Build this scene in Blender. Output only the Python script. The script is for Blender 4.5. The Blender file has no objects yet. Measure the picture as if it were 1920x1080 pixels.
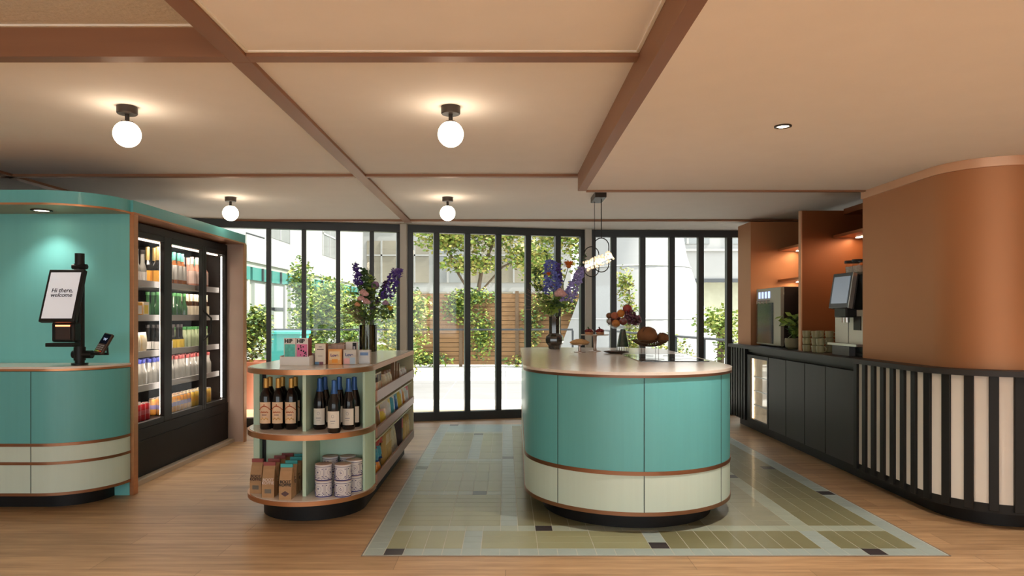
import bpy, math, random
import numpy as np
from mathutils import Matrix, Vector, Euler
R = math.radians
rnd = random.Random(7)
sc = bpy.context.scene
C = bpy.context.collection

# ------------------------------------------------------------------ camera
cam_d = bpy.data.cameras.new('camera'); cam = bpy.data.objects.new('camera', cam_d); C.objects.link(cam)
cam_d.sensor_width = 36; cam_d.lens = 36*1300/1920
cam_d.shift_x = 12/1920; cam_d.shift_y = 53/1920
cam_d.clip_start = 0.05; cam_d.clip_end = 300
cam.location = (0, 0, 1.25); cam.rotation_euler = (R(90), 0, 0)
sc.camera = cam
# ------------------------------------------------------------------ world and sun
w = bpy.data.worlds.new('sky'); sc.world = w; w.use_nodes = True
bg = w.node_tree.nodes['Background']; bg.inputs[0].default_value = (0.93, 0.97, 1.0, 1); bg.inputs[1].default_value = 1.9
sun_d = bpy.data.lights.new('sun', 'SUN'); sun_d.energy = 7; sun_d.color = (1, .95, .85); sun_d.angle = R(2)
sun = bpy.data.objects.new('sun', sun_d); C.objects.link(sun); sun.rotation_euler = (R(36), 0, R(80)); sun.location = (6, -6, 12)
# added fill lamps behind the camera, shining in through the rear windows
for _x in (-3.4, -.1, 3.2):
    _l = bpy.data.lights.new('rear_fill', 'AREA'); _l.shape = 'RECTANGLE'; _l.size = 3.0; _l.size_y = 2.0; _l.energy = 1050 if _x < -3 else 760; _l.color = (.84, .93, 1)
    _o = bpy.data.objects.new('rear_fill', _l); C.objects.link(_o); _o.location = (_x, -4.6, 1.4); _o.rotation_euler = (R(103), 0, R(180)); _o.location.z = 1.1
# ------------------------------------------------------------------ exposure
vs = sc.view_settings; vs.view_transform = 'Standard'; vs.look = 'None'; vs.exposure = 1.08; vs.gamma = 1; vs.use_curve_mapping = False
sc.cycles.use_denoising = True
sc.cycles.max_bounces = 10; sc.cycles.diffuse_bounces = 5; sc.cycles.glossy_bounces = 4; sc.cycles.transmission_bounces = 6; sc.cycles.transparent_max_bounces = 16
sc.cycles.caustics_reflective = False; sc.cycles.caustics_refractive = False; sc.cycles.sample_clamp_indirect = 4

# ------------------------------------------------------------------ materials
def lin(h):
    if isinstance(h, tuple): return h
    v = [int(h[i:i+2], 16)/255 for i in (0, 2, 4)]
    return tuple(((c+.055)/1.055)**2.4 if c > .04045 else c/12.92 for c in v)
MATS = {}
def mat(name, col, rough=.5, metal=0, emit=0, var=.06, scale=(6,6,6), trans=0, coat=0, bump=0, ecol=None, alpha=1, spec=None, detail=3):
    if name in MATS: return MATS[name]
    m = bpy.data.materials.new(name); m.use_nodes = True; nt = m.node_tree; b = nt.nodes['Principled BSDF']
    c = lin(col)
    b.inputs['Roughness'].default_value = rough; b.inputs['Metallic'].default_value = metal
    b.inputs['Transmission Weight'].default_value = trans; b.inputs['Coat Weight'].default_value = coat
    b.inputs['Coat Roughness'].default_value = .08; b.inputs['Alpha'].default_value = alpha
    if spec is not None: b.inputs['Specular IOR Level'].default_value = spec
    tc = nt.nodes.new('ShaderNodeTexCoord'); mp = nt.nodes.new('ShaderNodeMapping'); mp.inputs['Scale'].default_value = scale
    nz = nt.nodes.new('ShaderNodeTexNoise'); nz.inputs['Scale'].default_value = 1; nz.inputs['Detail'].default_value = detail
    nt.links.new(tc.outputs['Object'], mp.inputs['Vector']); nt.links.new(mp.outputs[0], nz.inputs['Vector'])
    mx = nt.nodes.new('ShaderNodeMix'); mx.data_type = 'RGBA'
    mx.inputs[6].default_value = (*[max(0, x*(1-var)) for x in c], 1); mx.inputs[7].default_value = (*[min(1, x*(1+var)) for x in c], 1)
    nt.links.new(nz.outputs[0], mx.inputs[0]); nt.links.new(mx.outputs[2], b.inputs['Base Color'])
    if bump:
        bp = nt.nodes.new('ShaderNodeBump'); bp.inputs['Strength'].default_value = bump; bp.inputs['Distance'].default_value = .01
        nt.links.new(nz.outputs[0], bp.inputs['Height']); nt.links.new(bp.outputs[0], b.inputs['Normal'])
    if emit:
        b.inputs['Emission Color'].default_value = (*lin(ecol or col), 1); b.inputs['Emission Strength'].default_value = emit
    MATS[name] = m
    return m
def glass_mat(name, tint=(1,1,1), gloss=.1, rough=.02):
    m = bpy.data.materials.new(name); m.use_nodes = True; nt = m.node_tree; nt.nodes.clear()
    o = nt.nodes.new('ShaderNodeOutputMaterial'); t = nt.nodes.new('ShaderNodeBsdfTransparent'); t.inputs[0].default_value = (*tint, 1)
    g = nt.nodes.new('ShaderNodeBsdfGlossy'); g.inputs['Roughness'].default_value = rough
    f = nt.nodes.new('ShaderNodeFresnel'); f.inputs[0].default_value = 1.45
    mt = nt.nodes.new('ShaderNodeMath'); mt.operation = 'MULTIPLY'; mt.inputs[1].default_value = gloss*10
    nt.links.new(f.outputs[0], mt.inputs[0]); mt.use_clamp = True
    mx = nt.nodes.new('ShaderNodeMixShader'); nt.links.new(mt.outputs[0], mx.inputs[0]); nt.links.new(t.outputs[0], mx.inputs[1]); nt.links.new(g.outputs[0], mx.inputs[2])
    nt.links.new(mx.outputs[0], o.inputs[0]); MATS[name] = m
    return m
# interior surfaces
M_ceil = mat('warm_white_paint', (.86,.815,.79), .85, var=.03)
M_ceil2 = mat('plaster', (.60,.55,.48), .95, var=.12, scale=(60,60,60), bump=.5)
M_white = mat('white_paint', (.75,.72,.68), .7, var=.03)
M_copper = mat('brushed_copper', (.56,.27,.135), .36, metal=.85, var=.10, scale=(3,3,60))
M_band = mat('aged_copper_band', (.33,.165,.095), .34, metal=.8, var=.10, scale=(3,3,60))
M_beam = mat('copper_beam', (.29,.135,.07), .5, metal=.35, var=.08, scale=(2,2,30))
M_cwall = mat('copper_wall', (.49,.225,.105), .5, metal=.55, var=.10, scale=(1.2,1.2,1.2))
M_cpanel = mat('copper_panel', (.25,.08,.024), .42, metal=.45, var=.10, scale=(1.5,1.5,1.5))
M_teal = mat('teal_lacquer', (.125,.46,.49), .40, var=.06, scale=(40,40,1.5), coat=.1, bump=.08)
M_tealw = mat('teal_wall', (.18,.57,.57), .6, var=.04, scale=(30,30,1.0))
M_cream = mat('pale_mint_lacquer', (.63,.78,.71), .45, var=.04, scale=(40,40,1.5), coat=.1)
M_mint = mat('mint_lacquer', (.55,.75,.60), .5, var=.03, scale=(20,20,1.5))
M_black = mat('black_plinth', (.010,.010,.011), .5, var=.2, spec=.3)
M_char = mat('charcoal_laminate', (.036,.034,.034), .5, spec=.35, var=.1, scale=(20,20,2))
M_slat = mat('black_slat', (.013,.013,.013), .5, spec=.3, var=.2, scale=(20,20,2))
M_slatback = mat('cream_panel', (.80,.76,.70), .6, var=.04)
M_frame = mat('anthracite_frame', (.035,.04,.045), .4, var=.1)
M_col = mat('grey_steel_column', (.62,.58,.52), .6, var=.05)
M_stone = mat('counter_stone', (.80,.71,.64), .24, var=.07, scale=(25,25,25), coat=.2, detail=8)
M_stoneg = mat('counter_grey_stone', (.68,.66,.62), .2, var=.05, scale=(25,25,25), coat=.3, detail=8)
M_pane = glass_mat('window_glass', (.97,.98,.97), .06)
M_glassc = glass_mat('clear_glass', (.95,.96,.96), .03)
M_doorglass = glass_mat('fridge_door_glass', (.95,.95,.95), .006)
M_bulb = mat('opal_globe', (1,.93,.82), .4, emit=6.5, var=0, ecol=(1,.80,.57))
M_led = mat('led_strip', (1,.9,.75), .5, emit=7, var=0, ecol=(1,.82,.6))
M_ledc = mat('cold_led_strip', (1,.97,.92), .5, emit=3.5, var=0, ecol=(1,.9,.78))
M_dkmetal = mat('dark_bronze', (.05,.04,.035), .4, metal=.6)
M_plastic = mat('black_plastic', (.012,.012,.012), .4, spec=.25)
M_steel = mat('brushed_steel', (.62,.61,.58), .3, metal=.8, scale=(2,2,60))
M_steelw = mat('pale_steel', (.70,.68,.62), .4, metal=.3)

def floor_mat():
    m = bpy.data.materials.new('oak_planks'); m.use_nodes = True; nt = m.node_tree; b = nt.nodes['Principled BSDF']; L = nt.links.new
    tc = nt.nodes.new('ShaderNodeTexCoord')
    br = nt.nodes.new('ShaderNodeTexBrick'); br.offset = .37; br.inputs['Scale'].default_value = 1
    br.inputs['Brick Width'].default_value = 1.5; br.inputs['Row Height'].default_value = .19; br.inputs['Mortar Size'].default_value = .0015
    br.inputs['Color1'].default_value = (.56,.365,.20,1); br.inputs['Color2'].default_value = (.43,.28,.152,1); br.inputs['Mortar'].default_value = (.25,.155,.08,1)
    L(tc.outputs['Object'], br.inputs['Vector'])
    mp = nt.nodes.new('ShaderNodeMapping'); mp.inputs['Scale'].default_value = (1.2, 16, 1); L(tc.outputs['Object'], mp.inputs[0])
    nz = nt.nodes.new('ShaderNodeTexNoise'); nz.inputs['Scale'].default_value = 1.5; nz.inputs['Detail'].default_value = 8; nz.inputs['Roughness'].default_value = .65; L(mp.outputs[0], nz.inputs['Vector'])
    rp = nt.nodes.new('ShaderNodeValToRGB'); rp.color_ramp.elements[0].position = .3; rp.color_ramp.elements[0].color = (.56,.50,.46,1); rp.color_ramp.elements[1].position = .7; rp.color_ramp.elements[1].color = (1.12,1.1,1.08,1)
    L(nz.outputs[0], rp.inputs[0])
    mx = nt.nodes.new('ShaderNodeMix'); mx.data_type = 'RGBA'; mx.blend_type = 'MULTIPLY'; mx.inputs[0].default_value = 1
    L(br.outputs[0], mx.inputs[6]); L(rp.outputs[0], mx.inputs[7]); L(mx.outputs[2], b.inputs['Base Color'])
    b.inputs['Roughness'].default_value = .42
    bp = nt.nodes.new('ShaderNodeBump'); bp.inputs['Strength'].default_value = .08; L(nz.outputs[0], bp.inputs['Height']); L(bp.outputs[0], b.inputs['Normal'])
    return m
M_floor = floor_mat()

# ------------------------------------------------------------------ mesh builder
def arc(cx, cy, r, a0, a1, n=16):
    return [(cx+r*math.cos(R(a0+(a1-a0)*i/n)), cy+r*math.sin(R(a0+(a1-a0)*i/n))) for i in range(n+1)]
class MB:
    def __init__(s): s.v = []; s.f = []; s.m = []; s.T = Matrix()
    def add(s, vs, fs, mi=0):
        o = len(s.v); T = s.T
        s.v += [tuple(T @ Vector(p)) for p in vs]
        s.f += [tuple(i+o for i in f) for f in fs]
        s.m += (mi if isinstance(mi, list) else [mi]*len(fs))
        return s
    def box(s, x0, x1, y0, y1, z0, z1, mi=0):
        return s.add([(x0,y0,z0),(x1,y0,z0),(x1,y1,z0),(x0,y1,z0),(x0,y0,z1),(x1,y0,z1),(x1,y1,z1),(x0,y1,z1)],
              [(0,3,2,1),(4,5,6,7),(0,1,5,4),(1,2,6,5),(2,3,7,6),(3,0,4,7)], mi)
    def prism(s, poly, z0, z1, side=0, top=None, bot=None):
        n = len(poly); top = side if top is None else top; bot = side if bot is None else bot
        s.add([(x,y,z0) for x,y in poly]+[(x,y,z1) for x,y in poly],
              [(i,(i+1)%n,n+(i+1)%n,n+i) for i in range(n)]+[tuple(range(n))[::-1], tuple(range(n,2*n))], [side]*n+[bot,top])
        return s
    def lathe(s, prof, n=20, c=(0,0,0), mi=0, mis=None):
        vs = []; fs = []; ms = []
        for r, z in prof:
            for i in range(n):
                a = 2*math.pi*i/n; vs.append((c[0]+r*math.cos(a), c[1]+r*math.sin(a), c[2]+z))
        for k in range(len(prof)-1):
            for i in range(n):
                j = (i+1)%n; fs.append((k*n+i, k*n+j, (k+1)*n+j, (k+1)*n+i)); ms.append(mis[k] if mis else mi)
        if prof[0][0] > 1e-4: fs.append(tuple(range(n))[::-1]); ms.append(ms[0])
        if prof[-1][0] > 1e-4: fs.append(tuple((len(prof)-1)*n+i for i in range(n))); ms.append(ms[-2] if len(ms) > 1 else ms[0])
        return s.add(vs, fs, ms)
    def cyl(s, c, r, h, n=20, mi=0): return s.lathe([(r,0),(r,h)], n, c, mi)
    def tube(s, pts, r, n=8, mi=0, closed=False):
        P = [Vector(p) for p in pts]; m = len(P); vs = []; fs = []
        rr = r if isinstance(r, (list, tuple)) else [r]*m
        up = None
        for k in range(m):
            a = P[(k-1) % m] if closed else P[max(k-1,0)]; b = P[(k+1) % m] if closed else P[min(k+1,m-1)]
            t = (b-a).normalized()
            if up is None:
                up = Vector((0,0,1)) if abs(t.z) < .9 else Vector((1,0,0))
            u = t.cross(up).normalized(); up = u.cross(t).normalized()
            for i in range(n):
                q = 2*math.pi*i/n; vs.append(tuple(P[k]+u*math.cos(q)*rr[k]+up*math.sin(q)*rr[k]))
        K = m if closed else m-1
        for k in range(K):
            k2 = (k+1) % m
            for i in range(n):
                j = (i+1)%n; fs.append((k*n+i, k*n+j, k2*n+j, k2*n+i))
        if not closed: fs += [tuple(range(n))[::-1], tuple((m-1)*n+i for i in range(n))]
        return s.add(vs, fs, mi)
    def ball(s, c, r, n=14, k=8, mi=0, bump=0):
        rx, ry, rz = r if isinstance(r, tuple) else (r,r,r)
        vs = [(c[0],c[1],c[2]-rz)]; fs = []
        for j in range(1,k):
            t = math.pi*j/k - math.pi/2
            for i in range(n):
                a = 2*math.pi*i/n; q = 1+bump*rnd.uniform(-1,1)
                vs.append((c[0]+rx*q*math.cos(t)*math.cos(a), c[1]+ry*q*math.cos(t)*math.sin(a), c[2]+rz*q*math.sin(t)))
        vs.append((c[0],c[1],c[2]+rz))
        for i in range(n):
            fs.append((0, 1+(i+1)%n, 1+i)); fs.append((len(vs)-1, 1+(k-2)*n+i, 1+(k-2)*n+(i+1)%n))
        for j in range(k-2):
            for i in range(n):
                fs.append((1+j*n+i, 1+j*n+(i+1)%n, 1+(j+1)*n+(i+1)%n, 1+(j+1)*n+i))
        return s.add(vs, fs, mi)
    def strip(s, path, z0, z1, t, mi=0):
        """a band of thickness t to the left side of an open path"""
        P = [Vector((x,y,0)) for x,y in path]; m = len(P); vs = []; fs = []
        for k in range(m):
            a = P[max(k-1,0)]; b = P[min(k+1,m-1)]; d = (b-a).normalized(); nrm = Vector((-d.y, d.x, 0))
            q = P[k]+nrm*t
            vs += [(P[k].x,P[k].y,z0),(P[k].x,P[k].y,z1),(q.x,q.y,z1),(q.x,q.y,z0)]
        for k in range(m-1):
            a = 4*k; b = a+4
            for i in range(4): fs.append((a+i, a+(i+1)%4, b+(i+1)%4, b+i))
        fs += [(0,3,2,1), (4*m-4,4*m-3,4*m-2,4*m-1)]
        return s.add(vs, fs, mi)
    def build(s, name, mats, parent=None, loc=None, rot=None, bevel=0, smooth=32):
        me = bpy.data.meshes.new(name); me.from_pydata(s.v, [], s.f); me.polygons.foreach_set('material_index', s.m)
        for m in (mats if isinstance(mats, (list, tuple)) else [mats]): me.materials.append(m)
        me.update()
        import bmesh
        bm = bmesh.new(); bm.from_mesh(me); bmesh.ops.recalc_face_normals(bm, faces=bm.faces); bm.to_mesh(me); bm.free()
        if smooth: me.shade_smooth(); me.set_sharp_from_angle(angle=R(smooth))
        o = bpy.data.objects.new(name, me); C.objects.link(o)
        if loc: o.location = loc
        if rot: o.rotation_euler = rot
        if parent: o.parent = parent
        if bevel:
            b = o.modifiers.new('bevel', 'BEVEL'); b.width = bevel; b.segments = 2; b.limit_method = 'ANGLE'; b.angle_limit = R(40)
        return o
def tag(o, label, cat, group=None, kind=None):
    o['label'] = label; o['category'] = cat
    if group: o['group'] = group
    if kind: o['kind'] = kind
    return o
def struct(o): o['kind'] = 'structure'; return o
def thing(name, label, cat, loc=(0,0,0), rz=0, group=None, rot=None):
    o = bpy.data.objects.new(name, None); C.objects.link(o); o.location = loc; o.rotation_euler = rot or (0,0,rz); o.empty_display_size = .05
    return tag(o, label, cat, group)
def dup(root, loc, rz=None, label=None, group=None):
    r = root.copy(); C.objects.link(r); r.location = loc
    if rz is not None: r.rotation_euler = (0,0,rz)
    if label: r['label'] = label
    if group: r['group'] = group
    for ch in root.children:
        c = ch.copy(); C.objects.link(c); c.parent = r
        for g in ch.children:
            d = g.copy(); C.objects.link(d); d.parent = c
    return r
def text_mb(txt, size, depth=.0006, shear=0, offset=0, align='LEFT', spacing=1.0):
    """lettering as mesh data, in the local XZ plane facing -Y"""
    cu = bpy.data.curves.new('lettering', 'FONT'); cu.body = txt; cu.size = size; cu.extrude = depth; cu.shear = shear; cu.offset = offset; cu.align_x = align; cu.space_line = spacing
    ob = bpy.data.objects.new('lettering', cu); C.objects.link(ob)
    dg = bpy.context.evaluated_depsgraph_get(); me = bpy.data.meshes.new_from_object(ob.evaluated_get(dg))
    bpy.data.objects.remove(ob); bpy.data.curves.remove(cu)
    me.transform(Matrix.Rotation(R(90), 4, 'X'))
    return me
def lettering(txt, size, m, parent, loc, rot=(0,0,0), name='lettering', **k):
    me = text_mb(txt, size, **k); me.materials.append(m)
    o = bpy.data.objects.new(name, me); C.objects.link(o); o.parent = parent; o.location = loc; o.rotation_euler = rot
    return o
def leaves(mb, pts, size, mi=None, flat=.35, seed=1, nm=1):
    g = np.random.default_rng(seed)
    for p in pts:
        a = g.uniform(0, 2*math.pi); tl = g.uniform(-1, 1)*(1-flat)
        d = Vector((math.cos(a)*math.cos(tl), math.sin(a)*math.cos(tl), math.sin(tl)))
        sdir = d.cross(Vector(g.normal(size=3))).normalized(); L = size*g.uniform(.6, 1.3); W = L*.28
        P = Vector(p); q = P+d*L*.5
        mb.add([tuple(P), tuple(q+sdir*W), tuple(P+d*L), tuple(q-sdir*W)], [(0,1,2,3)], mi if mi is not None else int(g.integers(nm)))
def blob_pts(blobs, n, seed=1, shell=.6):
    g = np.random.default_rng(seed); vol = np.array([b[3]*b[4]*b[5] for b in blobs])**.7; vol /= vol.sum(); out = []
    for b, k in zip(blobs, (vol*n).astype(int)+1):
        d = g.normal(size=(k,3)); d /= np.linalg.norm(d, axis=1)[:,None]; r = shell+(1-shell)*g.random(k)[:,None]
        r = np.where(g.random((k,1)) < .35, g.random((k,1)), r)
        out.append(np.array(b[:3])+d*r*np.array(b[3:]))
    return np.concatenate(out)
# ================================================================== ROOM SHELL
struct(MB().box(-5.3, 4.6, -4.1, 9.3, -.12, 0).build('floor', M_floor, smooth=0))
HC = 2.338; HB = 2.318; HS = 2.203; HN = 2.445
c = MB()
c.prism([(-5.3,2.88),(4.6,2.88),(4.6,8.92),(1.0,8.80),(-1.215,8.30),(-5.3,7.32)], HC, HC+.25); c.box(-1.07, .56, -4.1, 2.9, HC, HC+.25)
struct(c.build('ceiling', M_ceil, smooth=0))
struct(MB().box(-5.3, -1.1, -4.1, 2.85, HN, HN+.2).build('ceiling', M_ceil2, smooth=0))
struct(MB().box(.61, 4.6, -4.1, 5.25, HS, HS+.3).build('ceiling', M_ceil, smooth=0))
struct(MB().box(-5.42, -5.3, -4.1, 9.3, -.12, 2.8).build('wall_left', M_white, smooth=0))
struct(MB().box(4.6, 4.72, -4.1, 9.3, -.12, 2.8).build('wall_right', M_white, smooth=0))
bw = MB(); bw.box(-5.3, 4.6, -4.2, -4.1, 0, .2); bw.box(-5.3, 4.6, -4.2, -4.1, 2.3, 2.8)
for x in (-5.3, -2.0, 1.2, 4.4): bw.box(x, x+.2, -4.2, -4.1, .2, 2.3)
struct(bw.build('wall_back', M_white, smooth=0))
for i, x in enumerate((-5.1, -1.8, 1.4)):  # unseen rear windows, added to let more light into the room
    wdw = bpy.data.objects.new('window_%d' % (i+4), None); C.objects.link(wdw); struct(wdw); wdw.location = (x, -4.15, .2)
    f = MB()
    for a in (0, .95, 1.95, 2.92): f.box(a, a+.08, -.03, .03, 0, 2.1)
    f.box(0, 3.0, -.03, .03, 0, .08); f.box(0, 3.0, -.03, .03, 2.02, 2.1); f.build('frame', M_frame, wdw)
    MB().box(.05, 2.95, -.005, .005, .05, 2.05).build('pane', M_pane, wdw)
# copper beams
def trim(n, mb, m=None): return struct(mb.build('trim_%d' % n, m or M_beam, smooth=0, bevel=.002))
trim(1, MB().box(-1.155, -1.07, 2.92, 7.9, HB, HC+.05).box(-1.155, -1.07, -4.0, 2.92, HB, HN+.03))
trim(2, MB().box(-3.85, -3.77, 2.92, 8.2, HB, HC+.05).box(-3.85, -3.77, -4.0, 2.92, HB, HN+.03))
trim(3, MB().box(-5.3, -1.155, 2.85, 2.92, HB, HN+.03))
trim(4, MB().box(-1.07, .55, 2.85, 2.92, HB, HC+.05))
trim(5, MB().box(-5.3, -1.155, 5.30, 5.36, HB, HC+.05).box(-1.07, .62, 5.30, 5.36, HB, HC+.05))
trim(6, MB().box(-5.3, -1.155, 7.78, 7.85, HB, HC+.05).box(-1.07, 4.6, 7.78, 7.85, HB, HC+.05))
trim(7, MB().box(.55, .612, -4.0, 5.28, HS, HC+.05))
trim(8, MB().box(.612, 2.72, 5.235, 5.27, HS-.012, HC+.05))
M_bead = mat('white_bead', (.85,.8,.72), .5)
bd = MB(); bd.box(-1.07, .55, 2.835, 2.85, HC-.006, HC+.01); bd.box(-1.07, -1.055, -4, 2.84, HC-.006, HC+.01); bd.box(.535, .55, -4, 2.84, HC-.006, HC+.01)
bd.box(-3.7, -1.16, 2.835, 2.85, HN-.008, HN+.01)
trim(9, bd, M_bead)

# ------------------------------------------------------------------ glazed wall
def ray(px, a, b):
    """ground point where the sight line of column px meets the wall line a-b (used to space the mullions)"""
    k = (px-948)/1300; (x0,y0),(x1,y1) = a, b; t = (k*y0-x0)/((x1-x0)-k*(y1-y0)); return Vector((x0+t*(x1-x0), y0+t*(y1-y0)))
WA, WB, WC, WD = (-5.3, 7.28), (-1.215, 8.26), (1.0, 8.76), (4.6, 8.9)
def bay(n, a, b, pxs, wid, zt=2.25, extra=()):
    a = Vector(a); b = Vector(b); d = (b-a).normalized(); L = (b-a).length; ang = math.atan2(d.y, d.x)
    root = bpy.data.objects.new('window_%d' % n, None); C.objects.link(root); struct(root); root.location = (a.x, a.y, 0); root.rotation_euler = (0,0,ang)
    f = MB(); f.box(0, L, -.04, .05, zt, HC+.02); f.box(0, L, -.04, .05, 0, .10); f.build('frame', M_frame, root)
    us = [(ray(p, a, b)-a).dot(d) for p in pxs]; us = sorted(list(us)+list(extra)); edges = [0]+us+[L]
    for u in us: MB().box(u-wid/2, u+wid/2, -.045, .045, .10, zt).build('mullion', M_frame, root, bevel=.006)
    for u0, u1 in zip(edges[:-1], edges[1:]):
        if u1-u0 > .06: MB().box(u0+.005, u1-.005, -.004, .004, .10, zt).build('pane', M_pane, root, smooth=0)
    return root
bay(1, WA, WB, (504, 570, 634, 697, 747.5), .05, 2.245, (.35, .78, 1.2, 1.62))
w2 = bay(2, WB, WC, (769, 818, 876, 934, 989.5, 1045, 1092), .068)
bay(3, WC, WD, (1111, 1150, 1204, 1259, 1313, 1366), .07, 2.25, (2.4, 2.9, 3.4))
for (px, p) in ((757, WB), (1103, WC)):
    q = ((px-948)/1300*(p[1]-.09), p[1]-.09)
    struct(MB().box(q[0]-.04, q[0]+.04, q[1]-.04, q[1]+.06, 0, HC).build('wall_column', M_col, bevel=.004))

# ------------------------------------------------------------------ tiled floor inlay
T = .1017; X0, Y0 = -.742, 3.62; NU, NV = 30, 43
def tile_kind(u, v):
    if (u, v) in {(1,0),(26,0),(15,1),(9,4),(5,12),(7,24),(0,20),(4,36),(1,42),(29,12),(28,20),(24,17)}: return 4, 's'
    if u in (0, 29) or v in (0, 42): return 0, 's'
    if v == 4: return 1, 's'
    if v < 4:
        if u in (5, 15, 24): return 0, 's'
        if u < 5: return 2, 'v'
        if u < 15: return 2, 'h'
        return 3, 'v'
    if u == 7: return 0, 's'
    if u == 24: return 1, 's'
    if u < 7:
        if v == 12 or v in (23, 37): return 1, 's'
        if v < 12: return 2, 'h'
        if v < 23: return 2, 'v'
        if v < 37: return (0, 's') if u == 4 else (2, 'v')
        return 5, 'h'
    if u > 24: return 3, 'v'
    if u in (8, 9): return 3, 'v'
    if u > 18: return 6, 'h'
    return 3, 'v'
tb = MB(); g = .0035
M_t = [mat('blue_grey_tile', (.33,.40,.38), .42, var=.12, scale=(9,9,9), coat=.12), mat('pale_green_tile', (.36,.41,.33), .42, var=.12, scale=(9,9,9), coat=.12),
       mat('olive_tile', (.30,.305,.175), .40, var=.14, scale=(5,5,5), coat=.12), mat('dark_olive_tile', (.21,.205,.11), .38, var=.16, scale=(5,5,5), coat=.12),
       mat('plum_black_tile', (.035,.028,.032), .4, coat=.12), mat('blue_tile', (.30,.40,.40), .4, var=.1, coat=.12), mat('sage_tile', (.285,.29,.205), .4, var=.14, coat=.12),
       mat('tile_grout', (.52,.52,.45), .7)]
seen = set()
for v in range(NV):
    for u in range(NU):
        if (u, v) in seen: continue
        k, o = tile_kind(u, v); cells = [(u, v)]
        for i in (1, 2):
            c2 = (u+i, v) if o == 'h' else (u, v+i)
            if o != 's' and c2[0] < NU and c2[1] < NV and c2 not in seen and tile_kind(*c2) == (k, o): cells.append(c2)
            else: break
        seen.update(cells); u1, v1 = cells[-1]
        tb.box(X0+u*T+g/2, X0+(u1+1)*T-g/2, Y0+v*T+g/2, Y0+(v1+1)*T-g/2, .0005, .0035, k)
tb.box(X0-.006, X0+NU*T+.006, Y0-.006, Y0+NV*T+.006, -.001, .0028, 7)
struct(tb.build('floor_tiles', M_t, smooth=0))
M_edge = mat('steel_edge', (.25,.22,.2), .4, metal=.5)
eb = MB(); eb.box(X0-.012, X0-.005, Y0-.012, Y0+NV*T+.012, 0, .004); eb.box(X0-.012, X0+NU*T+.012, Y0-.012, Y0-.005, 0, .004); eb.box(X0+NU*T+.005, X0+NU*T+.012, Y0-.012, Y0+NV*T+.012, 0, .004)
trim(10, eb, M_edge)

# ================================================================== CEILING LIGHTS
def globe(x, y, zc, label, r=.067):
    t = thing('ceiling_light', label, 'ceiling light', (x, y, zc), 0, 'opal globe ceiling lights')
    MB().lathe([(.05,-.0005),(.05,-.035),(.046,-.04)], 24).build('canopy', M_dkmetal, t)
    MB().lathe([(.011,-.04),(.011,-.075),(.03,-.078),(.03,-.086)], 16).build('stem', M_dkmetal, t)
    MB().ball((0,0,-.08-r+.004), r, 28, 16).build('globe', M_bulb, t)
    return t
globe(-1.965, 3.6, HC, 'bigger left opal globe ceiling light on a round bronze canopy, above the teal kiosk')
globe(-.285, 3.6, HC, 'big opal globe ceiling light near the middle, above the central ceiling panel')
globe(-2.515, 6.34, HC, 'small distant opal globe ceiling light beside the drinks fridge top', .07)
globe(-.53, 6.34, HC, 'small distant opal globe ceiling light in front of the middle glass doors', .07)
for (x, y, nm) in ((-1.9, .9, 'above and left of the camera'), (-.3, .9, 'straight above the camera'), (-3.2, .9, 'far left of the camera'), (-.3, -1.6, 'behind the camera'), (-2.2, -1.6, 'behind and left of the camera'), (-4.5, 3.2, 'beyond the left edge')):  # unseen globes, added to brighten the room
    z = HC if x > -1 or y > 2.9 else HN
    globe(x, y, z, 'added fill light, opal globe out of the frame, '+nm)
def downlight(x, y, z, label, watt, r=.042, name='downlight', lamp_r=.03, size=110):
    t = thing(name, label, 'recessed spotlight', (x, y, z))
    MB().lathe([(r*.72,-.0005),(r,-.0005),(r,-.006),(r*.80,-.008),(r*.72,-.002)], 24).build('rim', M_dkmetal, t)
    MB().lathe([(.0001,-.003),(r*.7,-.003),(r*.7,-.001)], 20).build('lens', M_led, t)
    ld = bpy.data.lights.new('spot', 'SPOT'); ld.energy = watt; ld.spot_size = R(size); ld.spot_blend = .9; ld.color = (1,.90,.78); ld.shadow_soft_size = lamp_r
    lo = bpy.data.objects.new('spot', ld); C.objects.link(lo); lo.parent = t; lo.location = (0,0,-.02)
    return t
downlight(1.388, 3.47, HS, 'small round recessed spotlight in the lower ceiling at the right', 60)
downlight(3.9, 3.2, HS, 'added fill spotlight in the lower ceiling beyond the right edge', 60)  # unseen extra spotlight, added as fill
for x, y, nm in ((1.6,.9,'just right of the camera'),(3.3,.9,'far right of the camera'),(1.6,-1.5,'well behind the camera')): downlight(x, y, HS, 'added fill spotlight in the lower ceiling, out of the frame '+nm, 110)  # strong unseen spotlights added to fill the right side
for x, y, nm in ((-.6,1.6,'just ahead and above'),(-2.6,1.6,'to the left'),(-1.5,-.3,'left behind')): downlight(x, y, HC if x > -1 else HN, 'added fill spotlight in the panelled ceiling, out of the frame '+nm, 110)  # more unseen fill spotlights, added over the left side
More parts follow.
